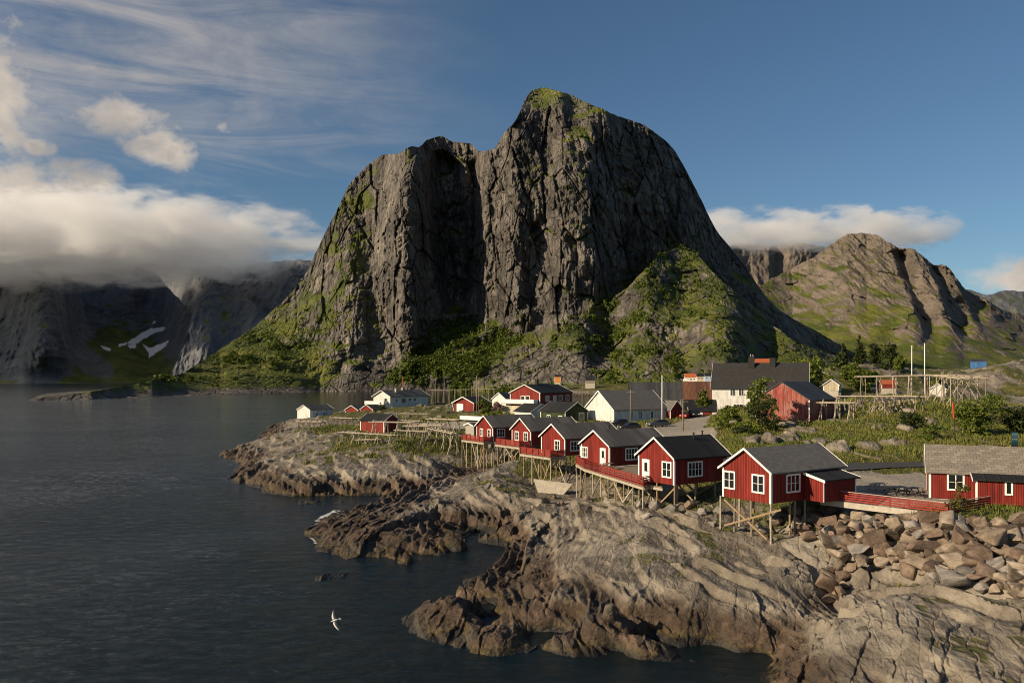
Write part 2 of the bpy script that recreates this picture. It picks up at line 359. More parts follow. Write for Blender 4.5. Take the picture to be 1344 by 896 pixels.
butt = [(544, 203), (522, 240), (505, 272), (491, 311), (489, 365), (500, 404), (520, 432), (536, 453), (560, 440), (583, 420), (579, 394), (574, 360), (566, 316), (560, 262), (566, 225), (566, 205)]
gully = [(566, 196), (560, 230), (558, 270), (566, 320), (575, 362), (582, 410), (612, 412), (620, 380), (618, 320), (612, 260), (606, 215), (590, 196)]
gully2 = [(628, 205), (634, 250), (634, 300), (626, 320), (622, 350), (619, 380), (618, 330), (616, 270), (612, 215)]
scar = [(716, 262), (722, 290), (712, 312), (696, 314), (690, 306), (704, 285)]
def off_main(PX, PY, D):
    wx = 5 * fbm(PX / 30, PY / 30, 3, 5); wy = 5 * fbm(PX / 30 + 9, PY / 30, 3, 6)
    sb = poly_sdf(PX + wx, PY + wy, butt); sg = poly_sdf(PX + wx * .7, PY + wy, gully); sg2 = poly_sdf(PX + wx * .5, PY + wy, gully2)
    ss_ = poly_sdf(PX + wx, PY + wy, scar)
    o = -34 * np.sqrt(np.clip(1 - (1 - np.clip(-sb, 0, 34) / 34) ** 2, 0, 1))
    lowk = sstep(PY, 420, 452)
    o -= 80 * ((1 - lowk) * sstep(PX, 620, 640) + lowk * sstep(PX, 500, 690)) * sstep(PX, 880, 760) * sstep(PY, 512, 485)
    o += 58 * sstep(-sg, -2, 12) + 26 * sstep(-sg2, -2, 7) + 16 * sstep(-ss_, -1, 7)
    xt = np.interp(PY, [110, 150, 200, 260, 320, 380, 440, 500], [815, 855, 892, 928, 968, 1012, 1060, 1105])
    o += 1.75 * np.logaddexp(0, (PX - xt) / 16.0) * 16.0
    o += -0.52 * 1.3 * np.clip(PX - 640, 0, 205) * sstep(PX, 1080, 870)
    # the left ridge: a rib coming forward with hollows beside it
    o += 40 * sstep(PY, 470, 300) * np.exp(-((PX - (478 + (PY - 300) * 0.1)) / 20.0) ** 2)
    o += -30 * np.exp(-((PX - 655) / 26.0) ** 2) * sstep(PY, 440, 360) - 22 * np.exp(-((PX - 745) / 30.0) ** 2) * sstep(PY, 420, 330) * sstep(PY, 120, 240)
    return o
def fine_main(X, Z, D, PX, PY, A):
    cl = sstep(A, 42, 70); lo = 1 - cl
    wx = 30 * fbm(X / 120, Z / 160, 4, 71); wz = 30 * fbm(X / 100 + 40, Z / 120, 3, 75); lean = X + 0.14 * Z + wx
    mk = 0.45 + 0.9 * sstep(fbm(X / 130, Z / 110, 3, 77), -0.35, 0.4)
    r = ridged(lean / 74, (Z + wz) / 330, 6, 60, 0.6)
    r2 = ridged((X - 0.5 * Z + wx) / 90, (Z + 0.4 * X + wz) / 120, 5, 65, 0.58)
    o = cl * (-24 * r - 15 * r2 * mk)
    c = Z * 0.2 + lean + 26 * fbm(X / 70, Z / 120, 5, 81)
    o += cl * mk * (terrace(c, 22, 2.4) - c) * 0.42
    c = Z * 0.9 - X * 0.35 + 30 * fbm(X / 60, Z / 60, 5, 83)
    o += cl * (1.5 - mk) * (terrace(c, 30, 4) - c) * 0.30
    for sx_, sz_, sd_, am in ((30, 85, 87, 1.0), (11, 28, 88, 0.42)):
        f1, f2, cid, rx, ry = worley((X + wx * .25 + .12 * Z) / sx_, (Z + wz * .3) / sz_, sd_, True)
        o += cl * am * ((cid - 0.5) * 12 + (np.modf(cid * 57.31)[0] - 0.5) * 30 * rx + (np.modf(cid * 91.7)[0] - .5) * 26 * ry + 7 * sstep(f2 - f1, 0.08, 0))
    o += cl * (-6.5 * ridged((X + wx * .3) / 15, Z / 55, 5, 91, 0.62) + 3.5 * fbm(X / 8, Z / 12, 4, 93))
    o += lo * (22 * fbm(X / 90, Z / 60 + D / 120, 4, 95) - 13 * ridged(X / 40, Z / 34 + D / 60, 4, 97) + 3 * fbm(X / 8, Z / 6, 3, 99))
    return o * sstep(Z, -2, 30)
scree1 = [(430, 508), (455, 480), (500, 468), (530, 465), (520, 478), (500, 500), (480, 508)]
scree2 = [(625, 505), (650, 478), (695, 464), (740, 456), (775, 466), (800, 470), (800, 485), (770, 505)]
green1 = [(690, 452), (745, 425), (800, 375), (850, 345), (880, 312), (915, 312), (945, 385), (900, 425), (850, 470), (810, 500), (770, 470), (740, 470)]
green2 = [(505, 500), (530, 470), (556, 446), (575, 425), (605, 415), (640, 430), (690, 442), (660, 470), (620, 500), (560, 508)]
green3 = [(50, 528), (60, 518), (190, 500), (300, 465), (395, 380), (420, 325), (440, 280), (480, 222), (500, 215), (512, 240), (480, 330), (470, 400), (420, 450), (345, 500)]
def at_main(at, PX, PY, X, D, Z):
    n = 9 * fbm(PX / 12, PY / 10, 4, 31)
    v = at['veg']
    v[:] = np.maximum(v, sstep(PX, 330, 250) * sstep(PX, 40, 60) * 0.9)
    for poly, k in ((scree1, 1.0), (scree2, 0.8)): v *= 1 - k * sstep(-poly_sdf(PX + n, PY + n * .6, poly), -3, 5)
    v *= 1 - 0.85 * sstep(-poly_sdf(PX + n, PY + n, butt), -4, 3)
    v *= sstep(Z + 2 * n * .3, 3, 9)
    k1 = sstep(-poly_sdf(PX + n, PY + n, green1), -14, 14); k2 = sstep(-poly_sdf(PX + n, PY + n, green2), -8, 10); k3 = sstep(-poly_sdf(PX + n, PY + n, green3), -14, 14)
    f = fbm(X / 34, Z / 26, 5, 301); f2 = fbm(X / 60, Z / 90, 5, 311)
    v[:] = np.maximum(v, np.maximum(k1 * sstep(f, -0.22, 0.12) * 0.95, np.maximum(k2 * sstep(f, -0.42, -0.1), k3 * sstep(f2 + .4 * f, 0.02, 0.3) * 0.9)))
    v *= sstep(Z + 2 * n * .3, np.where(PX < 330, 1.0, 3.0), np.where(PX < 330, 4.0, 9.0))
    topg = sstep(PY, 150, 122) * sstep(PX, 700, 712); v[:] = np.maximum(v, topg * sstep(at['veg'] + 0.4, 0.2, 0.6))
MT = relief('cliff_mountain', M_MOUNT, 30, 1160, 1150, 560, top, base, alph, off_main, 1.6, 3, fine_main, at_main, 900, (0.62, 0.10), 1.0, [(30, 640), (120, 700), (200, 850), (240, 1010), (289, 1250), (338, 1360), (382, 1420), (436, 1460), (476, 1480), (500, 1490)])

# the green apron and hill at its foot, in front of the shaded flank ---
top = [(590, 510), (640, 493), (690, 468), (740, 434), (790, 398), (822, 380), (836, 362), (852, 352), (866, 332), (880, 330), (893, 322), (904, 330), (916, 332), (930, 352), (952, 372), (972, 388), (990, 402), (1012, 424), (1040, 446), (1070, 458), (1100, 468), (1130, 480), (1160, 500)]
base = [(590, 1120), (650, 1060), (700, 1000), (770, 930), (850, 880), (950, 860), (1050, 900), (1160, 960)]
alph = [(640, 505, 24), (700, 500, 20), (800, 500, 16), (900, 500, 15), (1000, 495, 15), (700, 480, 33), (760, 450, 37), (820, 410, 40), (860, 360, 44), (895, 330, 44), (900, 470, 26), (960, 470, 26), (900, 430, 34), (900, 390, 38), (950, 400, 34), (1000, 440, 32), (1060, 470, 28)]
def off_hill(PX, PY, D):
    o = 1.3 * np.logaddexp(0, (PX - (962 + (PY - 400) * 0.95)) / 14.0) * 14.0
    return o - 60 * np.exp(-((PX - 935 - (PY - 430) * .5) / 50.0) ** 2) * sstep(PY, 385, 430) * sstep(PY, 505, 470)
def fine_hill(X, Z, D, PX, PY, A):
    wx = 20 * fbm(X / 60, Z / 50, 4, 180); c = Z + 0.35 * X + 14 * fbm(X / 40, Z / 26, 5, 181)
    f1, f2, cid, rx, ry = worley((X + wx) / 22, (Z + D * .3 + wx) / 18, 183, True)
    return (-15 * ridged((X + wx) / 48, (Z + .5 * X) / 60 + D / 90, 5, 160) + 12 * fbm(X / 70, Z / 44, 5, 165) + 0.5 * (terrace(c, 9, 2.5) - c) - 4 * ridged(X / 9, Z / 6 + D / 12, 4, 188) + (cid - .5) * 5 + 10 * (np.modf(cid * 57.31)[0] - .5) * rx) * sstep(Z, 0, 25)
def at_hill(at, PX, PY, X, D, Z):
    n = 9 * fbm(PX / 12, PY / 10, 4, 31); f = fbm(X / 30, Z / 24, 5, 191); f2 = fbm(X / 9, Z / 8, 4, 195)
    v = at['veg']; v[:] = np.maximum(v, 0.95 * sstep(f + .4 * f2, -0.30, 0.02) * sstep(PX, 600, 700)); v *= 1 - .9 * sstep(f2 + .6 * f, 0.22, 0.42)
    v *= 1 - 0.95 * sstep(-poly_sdf(PX + n, PY + n * .6, scree2), -3, 5); v *= 1 - .8 * sstep(-poly_sdf(PX + n, PY + n, [(838, 486), (880, 445), (925, 418), (935, 426), (890, 462), (850, 496)]), -3, 4)
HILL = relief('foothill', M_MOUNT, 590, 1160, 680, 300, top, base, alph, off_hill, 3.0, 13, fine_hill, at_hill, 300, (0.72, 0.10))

# mountains to the right ------------------------------------------
top = [(900, 330), (954, 321), (987, 319), (1009, 324), (1040, 316), (1070, 322), (1085, 324), (1110, 330), (1200, 360), (1300, 420)]
base = [(900, 4200), (1300, 4200)]
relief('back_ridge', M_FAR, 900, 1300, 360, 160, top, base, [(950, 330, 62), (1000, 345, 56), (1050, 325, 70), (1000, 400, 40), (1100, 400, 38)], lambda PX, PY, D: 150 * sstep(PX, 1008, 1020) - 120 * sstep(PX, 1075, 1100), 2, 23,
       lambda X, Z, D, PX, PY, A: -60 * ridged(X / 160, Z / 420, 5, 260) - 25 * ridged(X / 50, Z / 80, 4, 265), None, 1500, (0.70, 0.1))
top = [(940, 410), (990, 378), (1040, 352), (1070, 336), (1085, 325), (1098, 316), (1111, 307), (1138, 305.5), (1152, 309), (1164, 317), (1176, 324), (1200, 327), (1211, 335), (1222, 346),
       (1230, 349), (1237, 346.5), (1247, 352), (1258, 367), (1265, 380), (1293, 392), (1313, 405), (1344, 415), (1420, 432)]
base = [(940, 1350), (1100, 1300), (1250, 1250), (1420, 1200)]
alph = [(1000, 500, 4.5), (1150, 500, 4.5), (1300, 500, 4.5), (1100, 470, 6), (1250, 470, 6), (1000, 445, 12), (1100, 448, 11), (1250, 448, 10), (1340, 445, 10), (1080, 425, 33), (1130, 430, 34), (1200, 430, 36), (1280, 430, 34), (1340, 430, 30),
        (1060, 380, 36), (1120, 360, 40), (1180, 370, 43), (1220, 380, 43), (1140, 315, 40), (1200, 335, 43), (1250, 375, 43), (1300, 410, 34), (1000, 400, 33)]
def off_r(PX, PY, D):
    o = 0
    for (xa, ya, xb, yb_, wd, dp) in ((1172, 330, 1215, 430, 5, 90), (1224, 350, 1252, 425, 5, 80), (1258, 372, 1285, 425, 5, 70)):
        xl = xa + (PY - ya) * (xb - xa) / (yb_ - ya) + 5 * fbm(PY / 16, PX / 60 + xa, 4, 344); k = sstep(PY, ya - 6, ya + 8) * sstep(PY, 445, 415)
        o = o + dp * k * sstep(PX, xl - 1.2 * wd, xl + wd) * sstep(PX, xl + 6 * wd, xl + wd)
    o = o + 2.2 * np.logaddexp(0, (PX - (1262 + (PY - 380) * .7)) / 8) * 8
    return o
def fine_r(X, Z, D, PX, PY, A):
    cl = sstep(A, 26, 40); f1, f2, cid, rx, ry = worley((X + .3 * Z) / 75, (Z + 25 * fbm(X / 90, Z / 90, 3, 381)) / 95, 382, True)
    return (cl * (-34 * ridged((X + .2 * Z + 50 * fbm(X / 200, Z / 200, 4, 358)) / 150, Z / 300, 6, 360, .6) - 30 * ridged((X - .6 * Z) / 170, (Z + .5 * X) / 150, 5, 363, .6) - 12 * ridged(X / 40, Z / 55, 4, 365)) + (cid - .5) * 18 + 44 * (np.modf(cid * 57.31)[0] - .5) * rx - 26 * cl * ridged((X + .25 * Z) / 48, Z / 120, 5, 391, .6) + 34 * (np.modf(cid * 91.7)[0] - .5) * ry + (1 - cl) * (-30 * ridged(X / 130, Z / 60 + D / 300, 5, 370))) * sstep(Z, 0, 120)
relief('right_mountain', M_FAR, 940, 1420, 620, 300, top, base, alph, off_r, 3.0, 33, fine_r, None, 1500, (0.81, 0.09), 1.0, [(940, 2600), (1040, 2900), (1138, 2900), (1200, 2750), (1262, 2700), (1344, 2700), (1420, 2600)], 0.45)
top = [(1180, 420), (1240, 390), (1268, 379), (1282, 383), (1296, 388), (1320, 380), (1344, 383), (1400, 370), (1500, 400)]
relief('distant_ridge', M_HAZED, 1180, 1500, 220, 60, top, [(1180, 9000), (1500, 9000)], [(1300, 400, 38), (1400, 420, 34)], None, 1.5, 43,
       lambda X, Z, D, PX, PY, A: -150 * ridged(X / 500, Z / 500, 5, 460), None, 2500, (0.78, 0.1))

# mountains across the fjord on the left ---------------------------
top = [(-160, 330), (-60, 330), (0, 345), (60, 330), (120, 320), (200, 335), (260, 340), (300, 352), (340, 345), (400, 340), (450, 360), (520, 410), (600, 470)]
base = [(-160, 3900), (100, 4000), (250, 4100), (400, 3900), (600, 3900)]
alph = [(-50, 500, 18), (0, 470, 34), (50, 420, 58), (100, 380, 64), (150, 470, 26), (200, 450, 30), (200, 380, 62), (120, 490, 18), (250, 400, 60), (330, 400, 58), (300, 470, 40), (380, 430, 50), (200, 490, 14), (100, 300, 55), (300, 330, 55)]
snows = [[(168, 448), (186, 437), (198, 431), (217, 429), (216, 433), (203, 437), (190, 444), (178, 452), (168, 451)], [(187, 451), (197, 457), (208, 452), (221, 447), (218, 454), (206, 462), (196, 470), (195, 463)],
         [(155, 452), (166, 449), (166, 452), (156, 455)], [(132, 453), (145, 457), (144, 461), (136, 458)], [(168, 453), (180, 451), (178, 456), (170, 457)], [(199, 424), (204, 420), (203, 425)]]
scree3 = [(70, 405), (85, 410), (110, 450), (150, 480), (145, 500), (110, 490), (75, 450)]
def at_left(at, PX, PY, X, D, Z):
    w = 1.6 * fbm(PX / 5, PY / 5, 3, 77); s = at['snow']
    for p in snows: s[:] = np.maximum(s, sstep(-poly_sdf(PX + w, PY + w * .6, p), -0.6, 0.6))
    at['veg'] *= (1 - 0.9 * sstep(-poly_sdf(PX + 4 * w, PY + 3 * w, scree3), -3, 4)) * (1 - s)
def off_l(PX, PY, D):
    return 420 * np.exp(-(((PX - 175) / 60) ** 2)) * sstep(PY, 500, 430) - 300 * np.exp(-(((PX - 60) / 40) ** 2)) * sstep(PY, 510, 440)
relief('fjord_mountain', M_HAZED, -160, 600, 620, 240, top, base, alph, off_l, 2.5, 53,
       lambda X, Z, D, PX, PY, A: (-110 * ridged(X / 420, Z / 800, 5, 560, .55) - 30 * ridged(X / 110, Z / 160, 4, 565) + 20 * fbm(X / 60, Z / 50, 3, 566)) * sstep(Z, 0, 150), at_left, 2500, (0.74, 0.1))
top = [(215, 505), (235, 470), (250, 420), (262, 395), (275, 378), (284, 368), (292, 366), (300, 374), (315, 386), (335, 398), (360, 420), (400, 470), (420, 500)]
relief('fjord_spur', M_HAZED, 215, 420, 240, 160, top, [(215, 3750), (300, 3650), (420, 3750)], [(290, 375, 50), (290, 400, 48), (250, 450, 62), (260, 480, 55), (330, 450, 56), (300, 500, 25)],
       lambda PX, PY, D: 2.0 * np.logaddexp(0, (PX - 296) / 12) * 12 * sstep(PY, 500, 420), 2, 63,
       lambda X, Z, D, PX, PY, A: (-60 * ridged(X / 160, Z / 300, 5, 660, .55) - 14 * ridged(X / 40, Z / 60, 3, 665)) * sstep(Z, 0, 80), None, 600, (0.70, 0.1))

# ---------------------------------------------------------------- cloud lying against the mountains (a real body of vapour)
def cloud_body(name, label, D, x0, x1, y0, y1, depth, dens, puff, seed, rag=1.9):
    """an ellipsoid of vapour filling the pixel box x0..x1, y0..y1 at distance D"""
    c = Vector((((x0 + x1) / 2 - CX) / F * D, D, CAMZ + (HY - (y0 + y1) / 2) / F * D)); sx = (x1 - x0) / 2 / F * D; sz = (y1 - y0) / 2 / F * D
    bm = bmesh.new(); bmesh.ops.create_cube(bm, size=2.0); bmesh.ops.bevel(bm, geom=bm.edges[:], offset=.25, segments=2, affect='EDGES')
    for v in bm.verts: v.co = Vector((v.co.x * sx, v.co.y * depth, v.co.z * sz))
    me = bpy.data.meshes.new(name); bm.to_mesh(me); bm.free()
    o = bpy.data.objects.new(name, me); COL.objects.link(o); o.location = c
    m = bpy.data.materials.new(name + '_vapour'); m.use_nodes = True; t = NT(m.node_tree); t.n.remove(t.n['Principled BSDF'])
    out = t.n['Material Output']; vol = t.new('ShaderNodeVolumePrincipled'); t.l.new(vol.outputs[0], out.inputs['Volume'])
    oc = t.new('ShaderNodeTexCoord').outputs['Object']
    q = t.mapping(oc, (1 / sx, 1 / depth, 1 / sz)); q = t.vmath('MULTIPLY', q, q)
    sq = t.new('ShaderNodeSeparateXYZ'); t.l.new(q, sq.inputs[0])
    q = t.math('ADD', t.math('MULTIPLY', t.math('MULTIPLY', sq.outputs[0], sq.outputs[0]), sq.outputs[0]), t.math('ADD', sq.outputs[1], sq.outputs[2])); q = t.math('SQRT', q)
    n = t.noise(t.mapping(oc, (0.62, 0.8, 1.6), (0, math.radians(6), 0), (seed * 371.0, 0, 0)), 1.0 / puff, 9, 0.66, 0.35)
    d = t.math('ADD', t.math('SUBTRACT', 0.92, q), t.math('MULTIPLY', t.math('SUBTRACT', n, 0.5), rag))
    d = t.math('MULTIPLY', t.ss(d, 0.10, 0.5), t.ss(q, 1.0, 0.86))
    t.l.new(t.math('MULTIPLY', d, dens), vol.inputs['Density'])
    vol.inputs['Color'].default_value = (0.995, 0.995, 0.995, 1); vol.inputs['Anisotropy'].default_value = 0.1
    m.cycles.volume_step_rate = 1.0 if hasattr(m, 'cycles') else 1.0
    me.materials.append(m); tag(o, label, 'cloud', None, 'stuff'); return o
cloud_body('cloud_bank', 'long pale cloud bank lying across the mountain tops beyond the fjord', 3900, -1150, 470, 250, 384, 860, 0.0075, 170, 1, 2.4)
cloud_body('cloud_bank', 'low grey cloud resting on the ridge right of the great cliff', 3600, 870, 1262, 268, 338, 220, 0.0075, 105, 2, 3.3)
# ---------------------------------------------------------------- the shore: control points (pixel, pixel, height) or ('d', pixel, distance, height)
CP = []
def cp(*a):
    for q in a:
        v = PD(q[1], q[2], q[3]) if q[0] == 'd' else P(*q)
        CP.append((v.x / v.y, math.log(v.y), q[-1]))
# waterline
cp(*[(x, y, 0.0) for x, y in [(308, 633), (318, 612), (340, 645), (380, 659), (420, 660), (450, 657), (496, 653), (457, 668), (419, 682), (399, 702), (409, 723), (457, 735), (415, 760), (457, 759),
     (496, 750), (546, 742), (597, 729), (658, 708), (668, 716), (666, 727), (647, 750), (612, 764), (562, 785), (589, 795), (616, 802), (628, 816), (651, 808), (643, 828), (674, 855), (728, 857),
     (805, 855), (883, 859), (914, 866), (966, 854), (994, 852), (1018, 855), (1008, 886), (1000, 905), (985, 960)]])
# water
cp((250, 640, -4), (300, 700, -5), (380, 800, -5), (330, 665, -2.5), (500, 800, -4), (500, 772, -1.5), (560, 850, -4), (640, 890, -4), (850, 896, -2.5), (640, 724, -1.3), (652, 716, -0.9), (600, 750, -1.8), (620, 738, -1.6), (575, 764, -2.0), (635, 735, -1.4), (470, 661, -0.9), (440, 668, -1.6), (497, 656, -.5), (930, 893, -2), (985, 878, -0.7), (290, 600, -3),
   (370, 690, -2), (370, 740, -3), (480, 665, -0.4), (720, 880, -2.5), (540, 815, -2.5), (610, 830, -2), (340, 690, -4), (200, 560, -6), (600, 1000, -4), (900, 1000, -3), (300, 900, -6), (0, 700, -6), (0, 900, -6))
# left-hand point
cp((345, 605, 2.0), (335, 583, 2.6), (362, 570, 4.6), (400, 562, 5.2), (395, 549, 4.3), (430, 590, 4.6), (480, 580, 5.2), (540, 590, 5.0), (598, 600, 3.6), (450, 622, 2.6), (400, 632, 1.7), (360, 630, 1.8), (520, 628, 2.0), (575, 620, 2.3),
   (430, 562, 5.0), (560, 560, 6.0), (500, 548, 6.0), (600, 548, 7.8), (480, 640, 1.0), (340, 625, 1.3), (610, 575, 5.0), (540, 545, 7.2), (640, 552, 7.6))
# inlet under the first cabins, second rock
cp((560, 641, 1.0), (600, 627, 1.4), (520, 648, 0.6), (632, 623, 0.9), (560, 680, 2.0), (620, 652, 2.9), (660, 632, 4.0), (640, 640, 3.3), (480, 712, 0.9), (450, 745, 0.7), (530, 722, 1.2), (600, 692, 2.3), (690, 650, 3.6), (715, 640, 4.1),
   (440, 700, 0.8), (520, 690, 1.3), (500, 735, 0.8), (640, 690, 1.6), (680, 680, 2.3), (670, 605, 5.2), (700, 612, 4.8), (728, 627, 3.4), (760, 632, 3.6), (650, 596, 3.0), (690, 596, 4.8))
# third rock
cp((590, 779, 1.3), (572, 785, 0.8), (622, 778, 1.5), (628, 799, 1.2), (660, 832, 1.0), (662, 790, 1.6), (640, 818, 0.8), (608, 768, 0.9), (610, 790, 1.2), (700, 722, 1.6), (760, 682, 3.2), (640, 772, 0.9), (700, 772, 1.3), (760, 742, 2.5), (820, 702, 3.3), (860, 692, 3.8), (720, 802, 1.3), (800, 792, 2.6), (900, 722, 3.5), (950, 742, 3.1), (900, 792, 2.3), (850, 832, 1.0), (960, 802, 1.9),
   (1020, 762, 2.8), (1040, 802, 1.7), (1000, 832, 0.8), (740, 832, 0.8), (680, 822, 0.6), (777, 652, 2.8), (830, 662, 3.6), (870, 672, 4.2), (900, 672, 4.4), (740, 662, 3.0), (930, 690, 4.2), (953, 684, 4.4), (985, 702, 3.6), (1013, 719, 3.0),
   (690, 752, 1.4), (850, 760, 2.9), (800, 740, 2.8))
# gully and right-hand rock
cp((1060, 822, 0.7), (1092, 782, 1.5), (1110, 742, 2.8), (1060, 760, 2.6), (1100, 852, 2.6), (1050, 882, 1.2), (1150, 782, 4.2), (1200, 772, 4.4), (1250, 792, 4.2), (1320, 802, 4.2), (1200, 852, 3.4), (1300, 862, 3.5), (1150, 892, 2.2), (1250, 900, 2.8),
   (1400, 852, 4), (1400, 782, 5), (1450, 900, 4), (1300, 1000, 3), (1100, 1000, 1.0), (1200, 1200, 1))
# boulder bank and yard
cp((1130, 737, 3.5), (1200, 745, 4.0), (1300, 775, 4.3), (1060, 720, 3.4), (1075, 672, 6.0), (1200, 681, 6.3), (1300, 693, 6.4), (1380, 695, 6.4), (1200, 712, 5.1), (1300, 730, 5.2), (1120, 700, 5.0), (1380, 740, 5.4), (1040, 692, 4.6),
   (1057, 668, 5.9), (1150, 648, 6.55), (1250, 658, 6.55), (1130, 627, 6.6), (1200, 620, 6.9), (1344, 660, 6.5), (1420, 660, 6.5), (1130, 609, 7.2), (1213, 609, 7.2), (1320, 609, 7.3), (960, 640, 5.6), (935, 622, 6.3), (920, 650, 5.2))
# the village terrace
cp((700, 572, 6.9), (770, 577, 6.8), (850, 578, 7.0), (900, 582, 7.2), (750, 556, 7.5), (820, 559, 7.5), (880, 557, 7.5), (930, 561, 7.8), (750, 600, 5.2), (800, 612, 5.6), (845, 625, 5.6), (665, 575, 6.6), (700, 585, 6.0), (740, 596, 5.6),
   (640, 572, 6.4), (790, 603, 5.9), (900, 600, 6.8))
# grass slope, barn, hill with the racks
cp((950, 592, 8.4), (975, 570, 9.6), (960, 555, 10.0), (1000, 561, 9.5), (1040, 577, 8.6), (1110, 587, 8.2), (1150, 594, 7.8), (1060, 556, 10.0), (1150, 548, 11.0), (1200, 532, 12.6), (1200, 518, 14.0), (1250, 531, 12.4), (1300, 562, 9.6), ('d', 1085, 134, 10.0), ('d', 1120, 130, 10.5), ('d', 1190, 128, 11.8), ('d', 1240, 140, 13.2),
   (1335, 562, 9.4), (1130, 522, 13.4), (1080, 533, 11.2), (1200, 590, 8.2), (1280, 592, 8.0), (1340, 592, 8.0), (1230, 560, 10.0), (1330, 540, 9.5))
cp(('d', 1080, 260, 19), ('d', 1130, 280, 22), ('d', 1180, 260, 17), ('d', 1250, 230, 9), ('d', 1330, 230, 3), ('d', 1310, 340, 6), ('d', 1340, 600, -1), ('d', 1400, 500, -2), ('d', 1300, 520, 6), ('d', 1150, 450, 24), ('d', 1260, 500, 14), ('d', 1150, 800, 22),
   ('d', 1000, 300, 12), ('d', 940, 260, 8.5), ('d', 850, 230, 7.3), ('d', 850, 290, 5), ('d', 840, 330, -2), ('d', 760, 260, 6), ('d', 700, 250, 8), ('d', 640, 240, 8.6), ('d', 600, 330, 7), ('d', 560, 330, 6.5), ('d', 640, 330, 7), ('d', 500, 320, 5),
   ('d', 440, 310, 3.6), ('d', 390, 290, 3.0), ('d', 355, 265, 0), ('d', 330, 300, -3), ('d', 400, 350, -3), ('d', 500, 380, -3), ('d', 600, 410, -3), ('d', 700, 340, -2), ('d', 800, 390, -3), ('d', 900, 440, -3), ('d', 300, 260, -3),
   ('d', 1000, 430, 10), ('d', 1000, 700, 14), ('d', 900, 770, 13.5), ('d', 925, 740, 13), ('d', 800, 920, 11), ('d', 770, 960, 12), ('d', 728, 930, 9), ('d', 760, 800, -2), ('d', 860, 640, -2), ('d', 1284, 430, 22.5), ('d', 1320, 400, 25), ('d', 1262, 400, 15), ('d', 1344, 420, 26), ('d', 1250, 900, 18), ('d', 1400, 900, 10), ('d', 1250, 1500, 20), ('d', 900, 1500, 10), ('d', 1050, 1300, 25), ('d', 1400, 1500, 10),
   ('d', 1500, 300, 6), ('d', 1460, 120, 9), ('d', 1280, 380, 12), ('d', 1060, 330, 17), ('d', 1200, 350, 21), ('d', 600, 900, -8), ('d', 500, 600, -8), ('d', 740, 1100, -4), ('d', 700, 600, -5), ('d', 200, 300, -8))
_c = np.array(CP)
_K = np.hypot(_c[:, None, 0] - _c[None, :, 0], _c[:, None, 1] - _c[None, :, 1])
_A = np.zeros((len(_c) + 1,) * 2); _A[:-1, :-1] = _K + np.eye(len(_c)) * 1e-6; _A[-1, :-1] = 1; _A[:-1, -1] = 1
_w = np.linalg.lstsq(_A, np.append(_c[:, 2], 0), rcond=None)[0]
def base_height(x, y):
    a = x / y; b = np.log(y); out = np.full(x.shape, _w[-1])
    for i in range(len(_c)): out = out + _w[i] * np.sqrt((a - _c[i, 0]) ** 2 + (b - _c[i, 1]) ** 2 + 2e-5)
    return out

def ppoly(pts): return [tuple(P(*q)[:2]) for q in pts]
ROAD = ppoly([(1085, 610, 7.2), (1150, 606.5, 7.2), (1240, 605, 7.2), (1400, 603, 7.2), (1400, 613, 7.2), (1240, 612, 7.2), (1150, 613, 7.2), (1085, 618, 7.2)])
YARD = ppoly([(1108, 655, 6.6), (1090, 625, 6.6), (1130, 618, 7), (1190, 618, 7), (1225, 626, 6.8), (1225, 640, 6.7), (1260, 668, 6.6), (1190, 662, 6.6)])
GRAVEL_BAND = ppoly([(1140, 622, 6.9), (1210, 618, 6.9), (1230, 630, 6.8), (1180, 632, 6.8)])
LANE = ppoly([(690, 578, 6.9), (760, 560, 7.5), (860, 560, 7.5), (910, 551, 7.8), (935, 551, 7.8), (925, 562, 7.6), (945, 572, 7.4), (930, 600, 7.0), (850, 600, 6.8), (770, 590, 6.5)])
TRACK = ppoly([(535, 553, 6.8), (600, 549.5, 7.8), (660, 552, 7.6), (660, 556, 7.5), (600, 554.5, 7.6), (535, 557, 6.6)])
FLATS = []      # building footprints: (cx, cy, half length, half width, angle, floor)
CLEAR = []
def rough(x, y):
    """0 on turf and made ground, 1 on bare rock"""
    b = base_height(x, y); d = y
    n = fbm(x / 9, y / 14, 4, 700)
    r = 1 - sstep(b + 1.3 * n, 4.3, 5.9)
    return b, r, n
S_DIR = (0.28, 0.96); Q_DIR = (0.96, -0.28)
